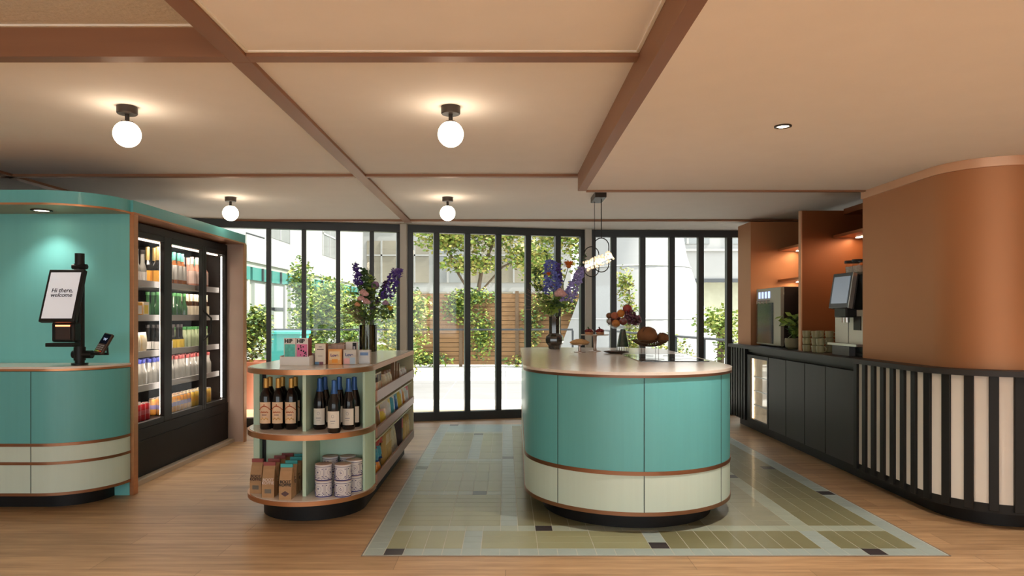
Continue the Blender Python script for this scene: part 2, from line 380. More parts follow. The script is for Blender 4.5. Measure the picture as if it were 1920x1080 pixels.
# ================================================================== TEAL KIOSK (left)
def kpath(o=0, x0=-5.2):       # front outline, o = outward offset
    return [(x0, 4.44-o)]+arc(-3.0, 4.82, .38+o, -90, 0, 20)+[(-2.62+o, 4.84)]
def band(mb, path, z0, z1, t=.012, mi=0): return mb.strip(path, z0, z1, t, mi)
ki = thing('kiosk_counter', 'teal and mint curved counter with copper bands carrying the self-order screen', 'counter', (0,0,0))
def body(mb, o, z0, z1, mi=0): return mb.prism(kpath(o)+[(-5.2, 4.84)], z0, z1, mi)
body(MB(), 0, .434, .895).build('upper_panel', M_teal, ki, smooth=20)
body(MB(), 0, .116, .434).build('lower_panel', M_cream, ki, smooth=20)
body(MB(), .004, .898, .912).build('copper_edge', M_copper, ki, smooth=20)
body(MB(), .006, .912, .925).build('countertop', M_stone, ki, smooth=20)
for z0, z1 in ((.415,.434), (.297,.315), (.098,.116)): body(MB(), .005, z0, z1).build('copper_band', M_band, ki, smooth=20)
kk = kpath(-.11); MB().prism([(x, y) for x, y in kk]+[(-5.2, 4.84)], .0, .098).build('plinth', M_black, ki, smooth=20)
M_gap = mat('shadow_gap', (.02,.05,.05), .8)
MB().box(-3.042, -3.038, 4.4385, 4.46, .116, .895).build('panel_joint', M_gap, ki)

kw = thing('kiosk_housing', 'teal kiosk surround with curved canopy, copper edge and copper corner post', 'kiosk', (0,0,0))
MB().box(-5.2, -2.626, 4.842, 4.90, 0, 1.965).build('back_panel', M_tealw, kw, smooth=0)
MB().prism(kpath(0)+[(-2.6, 4.84), (-2.6, 6.93), (-5.2, 6.93)], 1.978, 2.06, 0, 1).build('canopy', [M_teal, mat('neutral_bounce_board', (.32,.30,.28), .9)], kw, smooth=20)  # unseen top kept grey so no teal light bounces onto the ceiling
MB().prism(kpath(.005)+[(-2.595, 4.84), (-2.595, 6.93), (-5.2, 6.93)], 1.965, 1.978).build('copper_band', M_copper, kw, smooth=20)
MB().box(-2.626, -2.596, 4.842, 4.90, 0, 1.965).build('corner_post', M_copper, kw, bevel=.002)
MB().box(-3.53, -2.60, 6.905, 6.93, 0, 1.965).build('end_panel', mat('rosy_panel', (.45,.33,.28), .5), kw)
MB().box(-2.602, -2.594, 6.88, 6.945, 0, 1.965).build('end_edge', M_copper, kw)
MB().box(-3.6, -3.54, 4.9, 6.90, 0, 1.965).build('rear_panel', M_tealw, kw)
MB().box(-2.80, -2.70, 4.90, 6.9, 0, .035).build('floor_strip', mat('pale_strip', (.55,.45,.36), .5), kw)
downlight(-3.125, 4.67, 1.965, 'recessed spotlight under the teal kiosk canopy above the order screen', 6, .065)

# self-order kiosk
M_scr = mat('lit_white_screen', (.80,.84,.92), .3, emit=.12, var=0, ecol=(.82,.86,.95))
M_ink = mat('black_ink', (.01,.01,.012), .6)
so = thing('order_terminal', 'black self-order screen on a pole reading Hi there, welcome', 'self-order screen', (-2.85, 4.62, .925))
MB().cyl((0,.02,0), .05, .012, 24).build('base_plate', M_plastic, so)
MB().cyl((0,.02,.01), .029, .735, 20).build('pole', M_plastic, so)
MB().tube([(-.045,.02,.07), (.085,.02,.07)], .026, 16).cyl((0,.02,.03), .036, .09, 16).build('base_clamp', M_plastic, so)
MB().tube([(-.035,0,.655), (.06,0,.655)], .017, 12).cyl((0,.02,.63), .035, .045, 16).build('top_clamp', M_plastic, so)
sp = bpy.data.objects.new('screen', None); C.objects.link(sp); sp.parent = so; sp.location = (-.05, -.15, .29); sp.rotation_euler = (R(-17), 0, R(-3))
MB().box(-.12, .12, 0, .035, 0, .36).build('screen_housing', M_plastic, sp, bevel=.005)
MB().box(-.102, .102, -.002, .001, .022, .338).build('display', M_scr, sp, smooth=0)
lettering('Hi there,\nwelcome', .040, M_ink, sp, (-.072, -.003, .20), shear=.12, offset=.0003, spacing=.8)
sc1 = MB(); sc1.box(-.075,.075,-.06,.02,.155,.285).build('scanner', M_plastic, so, (-.05, -.02, 0), bevel=.012)
MB().box(-.045,.05,-.084,-.081,.175,.262).build('scanner_window', mat('dark_window', (.05,.035,.035), .1), so, (-.05,0,0))
MB().box(-.045,.05,-.086,-.083,.258,.268).build('scanner_light', mat('red_light', (1,.15,.05), .5, emit=2.5, var=0, ecol=(1,.2,.08)), so, (-.05,0,0))
MB().box(-.16,.02,-.09,.0,.125,.15).build('receipt_tray', M_plastic, so, bevel=.004)
MB().tube([(.02,.02,.09), (.10,.0,.075), (.20,.0,.075), (.185,.01,.13)], .010, 10).build('payment_arm', M_plastic, so)
pt = thing('payment_terminal', 'small handheld card reader with keypad beside the order screen pole', 'card reader', (-2.70, 4.585, 1.01), rot=(R(-28), R(10), R(-18)))
MB().box(-.036,.036,0,.022,0,.145).build('housing', mat('bronze_plastic', (.05,.03,.022), .4), pt, bevel=.006)
MB().box(-.030,.030,-.0015,.001,.068,.136).build('display', mat('blue_black_screen', (.012,.016,.035), .15), pt)
lettering('W', .028, mat('pale_blue_ink', (.4,.5,.7), .5, emit=.4), pt, (-.012,-.003,.09))
kp = MB()
for i in range(3):
    for j in range(3): kp.box(-.026+i*.018, -.012+i*.018, -.003, 0, .022+j*.014, .031+j*.014, 0)
for i in range(3): kp.box(-.026+i*.018, -.012+i*.018, -.003, 0, .008, .016, 1+i)
kp.build('keypad', [mat('grey_key', (.3,.3,.3), .5), mat('green_key', (.2,.5,.1), .5), mat('yellow_key', (.7,.6,.1), .5), mat('red_key', (.6,.08,.05), .5)], pt)

# ================================================================== DRINKS FRIDGE
fr = thing('drinks_fridge', 'tall black glass-door drinks fridge with five lit shelves of bottles and cans', 'fridge', (0,0,0))
FY0, FY1 = 4.92, 6.90
MB().box(-3.5,-3.42,FY0,FY1,.04,1.95).box(-3.42,-2.80,FY0,FY0+.04,.04,1.95).box(-3.42,-2.80,FY1-.04,FY1,.04,1.95).box(-3.42,-2.80,FY0+.04,FY1-.04,1.90,1.95).box(-3.42,-2.80,FY0+.04,FY1-.04,.04,.425).build('cabinet', mat('black_fridge', (.010,.008,.008), .5, spec=.25), fr)
MB().box(-2.80,-2.762,FY0,FY1,.035,.395).box(-2.762,-2.757,FY0,FY1,.30,.306).build('kick_panel', mat('black_panel', (.010,.008,.008), .45, spec=.2), fr)
MB().box(-2.80,-2.77,FY0,FY1,1.895,1.955).build('top_panel', M_plastic, fr)
M_shelf = mat('grey_shelf', (.62,.60,.60), .4, var=.05)
M_glow = mat('lit_lamp_bar', (1,.9,.8), .5, emit=1.6, var=0, ecol=(1,.78,.6))
SH = [1.52, 1.25, .965, .70]
for z in SH:
    s_ = MB().box(-3.40,-2.835,FY0+.05,FY1-.05,z-.03,z-.012).box(-2.845,-2.832,FY0+.05,FY1-.05,z-.038,z+.012).build('shelf', M_shelf, fr)
MB().box(-2.86,-2.84,FY0+.06,FY1-.06,1.845,1.885).build('lamp_bar', M_glow, fr)
def door(y0, y1, mul=None, hy=None):
    d = bpy.data.objects.new('door', None); C.objects.link(d); d.parent = fr
    f = MB(); f.box(-2.80,-2.765,y0,y0+.045,.395,1.895).box(-2.80,-2.765,y1-.045,y1,.395,1.895).box(-2.80,-2.765,y0+.045,y1-.045,.395,.44).box(-2.80,-2.765,y0+.045,y1-.045,1.85,1.895)
    f.build('door_frame', M_plastic, d, bevel=.003)
    MB().box(-2.784,-2.780,y0+.04,y1-.04,.43,1.86).build('door_glass', M_doorglass, d)
    if hy: MB().tube([(-2.765,hy,1.30),(-2.70,hy+.02,1.23),(-2.70,hy+.02,1.10),(-2.765,hy,1.03)], .009, 8).build('door_handle', M_plastic, d)
door(FY0+.01, 5.66, hy=5.05); door(5.70, 6.37, hy=6.34); door(6.37, FY1-.01)
MB().box(-2.815,-2.765,5.655,5.705,.395,1.895).build('pillar', M_plastic, fr)
for y in (5.645, 6.855): MB().box(-2.815,-2.802,y-.004,y+.004,.45,1.84).build('light_strip', M_ledc, fr)
ll = bpy.data.lights.new('fridge_lamp', 'AREA'); ll.shape = 'RECTANGLE'; ll.size = 1.7; ll.size_y = .05; ll.energy = 4; ll.color = (1,.86,.70)
lo = bpy.data.objects.new('fridge_lamp', ll); C.objects.link(lo); lo.parent = fr; lo.location = (-2.87, 5.88, 1.84); lo.rotation_euler = (R(30), 0, R(90))
for z in SH:
    ll2 = bpy.data.lights.new('shelf_lamp', 'AREA'); ll2.shape = 'RECTANGLE'; ll2.size = 1.7; ll2.size_y = .03; ll2.energy = 2.2; ll2.color = (1,.86,.70)
    lo = bpy.data.objects.new('shelf_lamp', ll2); C.objects.link(lo); lo.parent = fr; lo.location = (-2.85, 5.88, z-.04); lo.rotation_euler = (R(25), 0, R(90))

# bottles and cans (small in the photo: one mesh each)
def glassy(name, c, r=.12): return mat(name, c, r, var=.03, coat=.5)
def bprof(R0, H, neck=.35, rn=.014):
    return [(R0*.96,0),(R0,.006),(R0,H*.12),(R0,H*(1-neck-.18)),(R0*.8,H*(1-neck-.09)),(rn*1.1,H*(1-neck+.02)),(rn,H*.93-.005),(rn*1.12,H*.93),(rn*1.12,H)]
def mk_bottle(name, R0, H, body, label, cap, neck=.35, lz=(.15,.45), capz=None, rn=.014):
    p = bprof(R0, H, neck, rn); mb = MB(); n = 10
    mb.lathe(p[:7], n, mi=0); mb.lathe([(rn*1.15, (capz or H*.88)), (rn*1.15, H)], n, mi=2)
    mb.lathe([(R0*1.015, H*lz[0]), (R0*1.015, H*lz[1])], n, mi=1)
    o = mb.build(name, [body, label, cap]); o.location = (0,0,-50); return o
g_clear = glassy('clear_bottle_glass', (.36,.35,.33)); g_green = glassy('green_bottle_glass', (.03,.10,.035)); g_brown = glassy('brown_bottle_glass', (.045,.02,.01)); g_dark = glassy('dark_bottle_glass', (.015,.013,.012))
g_amber = glassy('amber_wine', (.38,.13,.04)); g_rose = glassy('rose_wine', (.62,.30,.22)); g_pink = glassy('pink_drink', (.62,.16,.17)); g_pale = glassy('pale_green_glass', (.45,.52,.33))
l_cream = mat('cream_label', (.78,.70,.55), .7); l_white = mat('white_label', (.85,.83,.80), .7); l_yel = mat('yellow_label', (.85,.62,.08), .7); l_or = mat('orange_label', (.85,.42,.05), .7); l_pink = mat('pink_label', (.80,.62,.55), .7)
c_teal = mat('teal_cap', (.15,.48,.43), .5); c_blue = mat('blue_cap', (.03,.04,.22), .5); c_red = mat('red_cap', (.22,.04,.04), .5); c_gold = mat('gold_cap', (.60,.42,.16), .4, metal=.5); c_dark = mat('dark_foil', (.03,.025,.025), .4); c_gr = mat('green_cap', (.05,.2,.06), .5)
PROTO = {}
def proto(key, *a, **k):
    if key not in PROTO: PROTO[key] = mk_bottle(*a, **k)
    return PROTO[key]
used = set()
def put(key, loc, label, cat, group, rz=0):
    src = PROTO[key]
    if key in used: o = src.copy(); C.objects.link(o)
    else: o = src; used.add(key)
    o.location = loc; o.rotation_euler = (0,0,rz); return tag(o, label, cat, group)
proto('pink', 'juice_bottle', .034, .27, g_pink, l_pink, c_dark, .38, (.2,.6))
proto('clear1', 'tonic_bottle', .03, .27, g_clear, l_white, c_dark, .4, (.1,.35))
proto('champ', 'champagne_bottle', .042, .32, g_dark, l_or, c_gold, .36, (.08,.38), capz=.2)
proto('amber', 'wine_bottle', .038, .30, g_amber, l_white, c_teal, .32, (.2,.62), capz=.23)
proto('rose', 'wine_bottle', .038, .29, g_rose, l_pink, c_teal, .32, (.15,.55), capz=.225)
proto('rosep', 'wine_bottle', .038, .29, g_rose, l_pink, l_pink, .32, (.15,.55), capz=.225)
proto('green', 'beer_bottle', .03, .215, g_green, g_green, c_gr, .42, (.2,.3))
proto('brown', 'beer_bottle', .03, .215, g_brown, l_cream, l_cream, .42, (.12,.5), capz=.15)
proto('bw', 'beer_bottle', .03, .225, g_dark, l_white, c_dark, .48, (.1,.38))
proto('by', 'beer_bottle', .03, .225, g_dark, l_yel, c_dark, .48, (.1,.42))
proto('pale', 'lemonade_bottle', .028, .20, g_pale, g_pale, c_gr, .2, (.2,.5), rn=.02)
proto('milk', 'milk_bottle', .036, .20, l_white, l_white, l_white, .22, (.2,.5), rn=.018)
proto('wb', 'water_bottle', .032, .215, g_clear, g_clear, c_blue, .3, (.3,.5), capz=.185, rn=.016)
proto('wr', 'water_bottle', .032, .215, g_clear, g_clear, c_red, .3, (.3,.5), capz=.185, rn=.016)
ORD = 'first second third fourth fifth sixth seventh eighth ninth tenth eleventh twelfth'.split()
def row(key, z, y0, n, label, cat, group, step=.074, rows=2, x0=-2.895):
    for i in range(n):
        for r_ in range(rows): put(key, (x0-r_*.085-(.01 if i % 3 == 0 else 0), y0+i*step, z), f"{label}, {('front','back')[r_]} row, {ORD[i]} from left", cat, group, i*.7)
S1 = 1.5085; S2 = 1.2385; S3 = .9535; S4 = .6885; DK = .4255
row('pink', S1, 5.16, 4, 'pink drink bottle with pale label on the top shelf', 'bottle', 'pink drinks on the top fridge shelf')
row('clear1', S1, 5.456, 2, 'clear white-labelled bottle on the top fridge shelf', 'bottle', 'clear bottles on the top fridge shelf')
row('champ', S1, 5.79, 2, 'orange-labelled dark sparkling wine on the top fridge shelf', 'wine bottle', 'sparkling wine on the top fridge shelf', step=.09)
row('amber', S1, 5.97, 4, 'teal-capped amber wine bottle on the top fridge shelf', 'wine bottle', 'amber wine on the top fridge shelf', step=.085)
row('rosep', S1, 6.42, 2, 'pink-capped rose wine bottle on the top fridge shelf', 'wine bottle', 'pink capped rose wine on the top shelf', step=.08)
row('rose', S1, 6.58, 2, 'teal-capped rose wine bottle on the top fridge shelf', 'wine bottle', 'teal capped rose wine on the top shelf', step=.08)
row('green', S2, 5.79, 8, 'green glass beer bottle on the second fridge shelf', 'bottle', 'green beer bottles on the second fridge shelf', step=.0645)
row('brown', S2, 6.31, 7, 'brown beer bottle with cream label on the second shelf', 'bottle', 'brown beer bottles on the second fridge shelf', step=.068)
row('bw', S3, 5.79, 4, 'dark beer bottle with white label on the third shelf', 'bottle', 'dark beers with white label', step=.0645)
row('by', S3, 6.05, 3, 'dark beer bottle with yellow label on the third shelf', 'bottle', 'dark beers with yellow label', step=.0645)
row('pale', S3, 6.25, 7, 'pale green drink bottle on the third fridge shelf', 'bottle', 'pale green drinks on the third fridge shelf', step=.075)
row('milk', S4, 5.14, 2, 'white milk bottle on the fourth fridge shelf', 'bottle', 'milk bottles on the fourth fridge shelf', step=.085)
row('wb', S4, 5.32, 9, 'blue-capped clear water bottle on the fourth fridge shelf', 'bottle', 'blue capped water on the fourth fridge shelf', step=.0765)
row('wr', S4, 6.01, 11, 'red-capped clear water bottle on the fourth fridge shelf', 'bottle', 'red capped water on the fourth fridge shelf', step=.073)
def mk_can(key, c, c2):
    mb = MB(); mb.lathe([(.024,0),(.031,.006),(.031,.05)], 12, mi=0); mb.lathe([(.0312,.05),(.0312,.085)], 12, mi=1); mb.lathe([(.031,.085),(.031,.125),(.026,.135)], 12, mi=0); mb.lathe([(.0275,.131),(.0275,.139),(.0245,.139),(.024,.134),(.0001,.134)], 12, mi=2)
    o = mb.build('soda_can', [mat(key+'_can', c, .3, metal=.3), mat(key+'_can_print', c2, .4), M_steel]); o.location = (0,0,-50); PROTO[key] = o
mk_can('red', (.55,.02,.03), (.55,.10,.12)); mk_can('orange', (.80,.33,.03), (.25,.18,.45)); mk_can('yellow', (.75,.48,.08), (.80,.42,.05))
def cans(key, y0, n, label, group, step=.068, lev=1):
    for i in range(n):
        for r_ in range(2): put(key, (-2.875-r_*.07, y0+i*step, DK), f"{label}, {('front','back')[r_]} row, {ORD[i]} from left", 'can', group, i)
cans('red', 5.13, 7, 'red soda can on the bottom of the fridge', 'red cans in the fridge bottom')
cans('orange', 5.79, 8, 'purple-banded orange soda can on the fridge bottom', 'orange cans in the fridge bottom')
cans('yellow', 6.35, 6, 'golden soda can on the bottom of the fridge', 'golden cans in the fridge bottom')
# chilled food, left bay
def carton(name, loc, w, d, h, m, label, cat, rz=0, m2=None):
    mb = MB().box(-d/2, d/2, -w/2, w/2, 0, h, 0)
    if m2: mb.box(d/2, d/2+.001, -w*.36, w*.36, h*.25, h*.8, 1)
    o = mb.build(name, [m, m2 or m], loc=loc, rot=(0,0,rz), bevel=.004); return tag(o, label, cat)
carton('juice_carton', (-2.90, 5.40, S2), .085, .10, .12, l_or, 'orange carton on the second fridge shelf beside the salad wedge', 'carton', m2=l_white)
carton('juice_carton', (-2.90, 5.50, S2), .085, .10, .125, l_cream, 'cream carton with orange front on the second fridge shelf', 'carton', m2=l_yel)
for i in range(5): put('green', (-3.03, 5.17+i*.085, S2), 'green bottle behind the cartons on the second fridge shelf, '+ORD[i]+' from left', 'bottle', 'green beers behind the cartons', i) 
wd = MB().prism([(0,0),(.14,0),(0,.10)], 0, .06).build('sandwich_pack', mat('sandwich_wrap', (.70,.52,.28), .6, var=.3, scale=(40,40,40)), loc=(-2.88, 5.13, S2), rot=(R(90), 0, R(90)))
tag(wd, 'wedge shaped sandwich pack on the second fridge shelf, left end', 'sandwich')
def pouch(name, w, h, t, mats, n=7, m=8, crimp=.08):
    """a filled bag, standing, facing -Y"""
    vs = []; fs = []; ms = []
    for side in (-1, 1):
        o = len(vs)
        for j in range(m+1):
            for i in range(n+1):
                u = i/n*2-1; v = j/m; q = max(0, (1-abs(u)**2.5))*max(0, math.sin(math.pi*min(1, max(0,(v-.0)/(1))))**.5)
                if v > 1-crimp or v < crimp*.3: q *= .1
                wob = 1+.03*math.sin(7*v+3*u)
                vs.append((u*w/2*(1-.06*math.sin(math.pi*v))*wob, side*q*t/2, v*h))
        for j in range(m):
            for i in range(n):
                a = o+j*(n+1)+i; fs.append((a, a+1, a+n+2, a+n+1))
                u = (i+.5)/n*2-1; v = (j+.5)/m
                ms.append(2 if v > .88 else (1 if (u*u+((v-.5)/.55)**2) < .45 else 0))
    return MB().add(vs, fs, ms)
mlist = [mat('pasta_wrap', (.75,.62,.38), .4, var=.3, scale=(60,60,60)), l_cream, l_white]
for i in range(5):
    o = pouch('salad', .10, .17, .06, mlist).build('salad_bag', mlist, loc=(-2.89, 5.14+i*.095, S3), rot=(0,0,R(90)))
    tag(o, 'pale bag of dried snacks on the third fridge shelf, '+ORD[i]+' from the left', 'snack bag', 'pale bags on the third fridge shelf')
    put('bw', (-3.05, 5.16+i*.085, S3), 'dark bottle behind the pale bags, '+ORD[i]+' from the left', 'bottle', 'bottles behind the pale bags', i)

# ================================================================== DISPLAY GONDOLA
def gpath(o=0, y1=6.36):       # rounded front, straight sides
    return [(-1.63-o, y1+o)]+arc(-1.235, 4.45, .395+o, 180, 360, 36)+[(-.84+o, y1+o)]
def gfull(mb, o, z0, z1, mi=0, top=None): return mb.prism(gpath(o), z0, z1, mi, top)
go = thing('display_gondola', 'mint green rounded display shelf unit with copper-edged shelves of wine and sweets', 'display shelf', (0,0,0))
gfull(MB(), .0, .905, .935).build('top_edge', M_copper, go, smooth=20)
gfull(MB(), -.012, .9345, .9385).build('worktop', M_stoneg, go, smooth=20)
def half(o, y1): return arc(-1.235, 4.45, .395+o, 180, 360, 36)+[(-.84+o, y1), (-1.63-o, y1)]
for z0, z1 in ((.520,.552), (.135,.160)):
    MB().prism(half(0, 4.50), z0, z1).build('shelf_edge', M_copper, go, smooth=20)
    MB().prism(half(-.012, 4.50), z1-.0005, z1+.003).build('shelf', M_stone, go, smooth=20)
bd = MB(); bd.box(-1.615, -1.575, 4.44, 4.50, .163, .905).box(-1.555, -1.235, 4.50, 4.53, .163, .905).box(-1.235, -.85, 4.50, 4.53, .163, .905)
bd.box(-1.615, -1.575, 4.50, 6.34, .163, .905).box(-1.615, -1.2, 6.31, 6.34, .12, .905); bd.build('back_panel', M_mint, go, bevel=.002)
MB().strip(arc(-1.235, 4.45, .382, 340, 360, 8)+[(-.853, 4.53)], .163, .520, .016).strip(arc(-1.235, 4.45, .382, 340, 360, 8)+[(-.853, 4.53)], .555, .905, .016).build('side_panel', M_mint, go, smooth=20)
MB().box(-1.225, -1.203, 4.18, 4.50, .163, .520).box(-1.225, -1.203, 4.18, 4.50, .555, .905).build('divider', M_mint, go, bevel=.002)
MB().box(-1.575, -1.555, 4.49, 4.51, .163, .905).build('dark_slot', M_black, go)
M_endp = mat('pale_yellow_panel', (.66,.60,.38), .5)
MB().box(-1.20, -.842, 6.31, 6.345, .15, .905).build('end_panel', M_endp, go, bevel=.002)
MB().box(-1.22, -1.20, 4.53, 6.31, .12, .905).build('spine_panel', M_mint, go)
MB().prism([(x, y) for x, y in arc(-1.245, 4.56, .325, 0, -180, 30)]+[(-1.57, 6.3), (-.92, 6.3)], 0, .135).build('plinth', M_black, go, smooth=20)
M_rail = mat('rose_brown_rail', (.36,.20,.145), .4, metal=.3, var=.06)
for zr0, zr1, zt, xs in ((.69,.765,.66,-1.16), (.455,.52,.43,-1.16), (.145,.215,.135,-1.2)):
    MB().box(-.855, -.838, 4.53, 6.345, zr0, zr1).build('rail', M_rail, go, bevel=.002)
    t_ = MB(); t_.add([(-1.2,4.53,zt+.05),(-.857,4.53,zt),(-.857,6.31,zt),(-1.2,6.31,zt+.05),(-1.2,4.53,zt+.035),(-.857,4.53,zt-.012),(-.857,6.31,zt-.012),(-1.2,6.31,zt+.035)],
        [(0,1,2,3),(7,6,5,4),(0,4,5,1),(1,5,6,2),(2,6,7,3),(3,7,4,0)]); t_.build('tray', M_endp, go, smooth=0)

# big wine bottles
def wine(kind):
    R0 = .037; H = .315
    if kind == 'gold': prof = [(R0*.9,0),(R0,.008),(R0,.20),(R0*.86,.222),(.019,.243),(.0155,.256),(.0145,.30)]; nm = mat('gold_capsule', (.55,.30,.07), .35, metal=.5); lm = mat('ornate_cream_label', (.80,.60,.42), .7)
    else: R0 = .0385; prof = [(R0*.9,0),(R0,.008),(R0,.155),(R0*.93,.18),(.024,.225),(.016,.255),(.0145,.30)]; nm = mat('blue_capsule', (.03,.11,.34), .35, metal=.3); lm = mat('plain_white_label', (.80,.78,.72), .7)
    t = thing('wine_bottle', 'x', 'wine bottle', (0,0,-50))
    MB().lathe(prof, 24).build('bottle_body', mat('black_wine_glass', (.006,.004,.005), .12, coat=.2, spec=.35), t)
    MB().lathe([(.0160,.232 if kind != 'gold' else .25),(.0155,.312),(.0001,.3155)], 20).build('capsule', nm, t) if kind == 'gold' else MB().lathe([(.0225,.232),(.0168,.256),(.0155,.312),(.0001,.3155)], 20).build('capsule', nm, t)
    def curved(z0, z1, a0, a1, r, m, nme, par):
        n = 14; vs = []
        for i in range(n+1):
            a = R(a0+(a1-a0)*i/n)
            vs += [(r*math.cos(a), r*math.sin(a), z0), (r*math.cos(a), r*math.sin(a), z1)]
        return MB().add(vs, [(2*i, 2*i+2, 2*i+3, 2*i+1) for i in range(n)]).build(nme, m, par)
    z0, z1 = (.038,.168) if kind == 'gold' else (.03,.13)
    lb = curved(z0, z1, -150, -30, R0+.0008, lm, 'label', t)
    if kind == 'gold':
        em = MB(); gold = mat('red_ornament', (.50,.12,.04), .6); 
        for k in range(13):
            a = R(-90+(k-6)*9); zz = .12+.024*math.cos((k-6)/6*1.5)
            em.ball(((R0+.001)*math.cos(a), (R0+.001)*math.sin(a), zz), .0038, 6, 4)
        for k in range(9):
            a = R(-90+(k-4)*8); em.ball(((R0+.001)*math.cos(a), (R0+.001)*math.sin(a), .105+.004*(k % 2)), .0035, 6, 4)
        em.ball((0,-R0-.001,.152), .004, 6, 4)
        em.build('label_ornament', gold, lb)
        curved(.088,.093,-112,-68,R0+.0014, mat('purple_ink', (.10,.04,.09), .6), 'label_text', lb)
        em2 = MB()
        for k in (-2,-1,0,1,2): a = R(-90+k*15); em2.ball(((R0+.0006)*math.cos(a), (R0+.0006)*math.sin(a), .064+.006*(k%2)), .005, 6, 4)
        em2.build('label_ornament', mat('gold_ornament', (.72,.42,.12), .6), lb)
    else:
        MB().tube([((R0+.001)*math.cos(R(-90+11*math.cos(t_))), (R0+.001)*math.sin(R(-90+11*math.cos(t_))), .10+.0085*math.sin(t_)) for t_ in [2*math.pi*k/14 for k in range(14)]], .0009, 4, closed=True).build('label_crest', mat('grey_ink', (.25,.27,.33), .6), lb)
        curved(.070,.074,-112,-68,R0+.0014, mat('grey_ink', (.25,.27,.33), .6), 'label_text', lb); curved(.058,.060,-106,-74,R0+.0014, mat('grey_ink', (.25,.27,.33), .6), 'label_text', lb)
    return t
ZM = .5552; ZL = .1632
wg = wine('gold')
gp = [(-1.478,4.28,'leftmost front gold-capped bottle with ornate cream label on the middle shelf'), (-1.403,4.28,'middle front gold-capped bottle with ornate cream label on the middle shelf'), (-1.322,4.28,'right front gold-capped bottle with ornate cream label on the middle shelf'),
      (-1.486,4.375,'gold-capped bottle standing behind the leftmost ornate bottle'), (-1.408,4.375,'gold-capped bottle standing behind the middle ornate bottle'), (-1.327,4.375,'gold-capped bottle standing behind the right ornate bottle')]
for i, (x, y, lb) in enumerate(gp):
    o = wg if i == 0 else dup(wg, (0,0,0)); o.location = (x, y, ZM); o['label'] = lb; o['group'] = 'gold-capped wine bottles on the middle shelf'
wbm = wine('blue')
gp = [(-1.026,4.15,'foremost blue-capped wine bottle with white label, nearest the shelf edge'), (-1.146,4.28,'left front blue-capped wine bottle with white label beside the divider'), (-.966,4.27,'right front blue-capped wine bottle with white label'),
      (-1.143,4.385,'blue-capped wine bottle behind the left one beside the divider'), (-1.052,4.385,'blue-capped wine bottle behind the foremost one'), (-.955,4.375,'blue-capped wine bottle half hidden at the far right of the shelf')]
for i, (x, y, lb) in enumerate(gp):
    o = wbm if i == 0 else dup(wbm, (0,0,0)); o.location = (x, y, ZM); o['label'] = lb; o['group'] = 'blue-capped wine bottles on the middle shelf'
# coffee bags
M_kraft = mat('kraft_paper', (.44,.27,.14), .75, var=.15, scale=(30,30,30), bump=.2)
def coffee(top, win, txt, tm):
    t = thing('coffee_bag', 'x', 'coffee bag', (0,0,-50)); w_ = .037; d = .034; H = .205
    mb = MB(); V = []
    for z, a, b in ((0,1,1),(.06,1,1),(.12,.98,.8),(.165,.95,.42),(.185,.95,.10),(H,.95,.06)): V += [(-w_*a,-d*b,z),(w_*a,-d*b,z),(w_*a*.93,0,z),(w_*a,d*b,z),(-w_*a,d*b,z),(-w_*a*.93,0,z)]
    F = []
    for k in range(5):
        for i in range(6): F.append((k*6+i, k*6+(i+1)%6, k*6+6+(i+1)%6, k*6+6+i))
    F += [(5,4,3,2,1,0), (30,31,32,33,34,35)]
    mb.add(V, F); mb.build('paper_bag', M_kraft, t, smooth=0)
    MB().box(-w_*.97, w_*.97, -.007, .007, .186, .207).build('top_strip', top, t)
    tl = Matrix.Rotation(R(-7), 4, 'X')
    if win == 'd': mb = MB().add([(-.026,-d-.0006,.035),(0,-d-.0006,.018),(.026,-d-.0006,.035),(0,-d-.0006,.052)], [(0,1,2,3)])
    else: mb = MB().box(-.02,.02,-d-.0006,-d,.025,.05)
    mb.build('window_patch', mat('dark_window_patch' if win == 'd' else 'grey_window_patch', (.09,.045,.05) if win == 'd' else (.17,.155,.13), .3), t)
    lettering(txt, .023, tm, t, (0, -d*.93-.001, .098), rot=(R(-8),0,0), align='CENTER', spacing=.8, offset=.0005)
    return t
M_strip_t = mat('turquoise_strip', (.05,.42,.46), .5); M_strip_r = mat('dark_red_strip', (.30,.07,.07), .5)
cb = coffee(M_strip_t, 'd', 'BOOT\nKOFFIE', M_ink)
names = ['foremost coffee bag with turquoise top strip on the bottom shelf', 'second coffee bag with turquoise strip, just behind the foremost', 'third coffee bag with turquoise strip from the front', 'rear coffee bag with turquoise strip against the back panel']
for i in range(4):
    o = cb if i == 0 else dup(cb, (0,0,0)); o.location = (-1.306-.002*i, 4.14+i*.098, ZL); o['label'] = names[i]; o['group'] = 'turquoise-stripped coffee bags'
    if i: o.rotation_euler.z = R(2)
cr = coffee(M_strip_r, 's', 'BOOT\nKOFFIE', mat('brown_white_ink', (.72,.62,.58), .6))
cl = [(-1.425,4.19,'front coffee bag with dark red strip and pale lettering on the bottom shelf'), (-1.43,4.285,'coffee bag with dark red strip right behind the pale lettered one'), (-1.425,4.38,'coffee bag with dark red strip third in its row'), (-1.40,4.455,'rearmost coffee bag with dark red strip against the back panel')]
for i, (x, y, lb) in enumerate(cl):
    o = cr if i == 0 else dup(cr, (0,0,0)); o.location = (x, y, ZL); o['label'] = lb; o['group'] = 'red-stripped coffee bags'
cz = coffee(M_strip_r, 's', 'BOOT\nKOFFIE', mat('brown_ink', (.08,.04,.03), .6)); cz.location = (-1.53, 4.285, ZL); cz['label'] = 'leftmost coffee bag with dark red strip and dark lettering, at the shelf end'; cz.rotation_euler.z = R(-6)
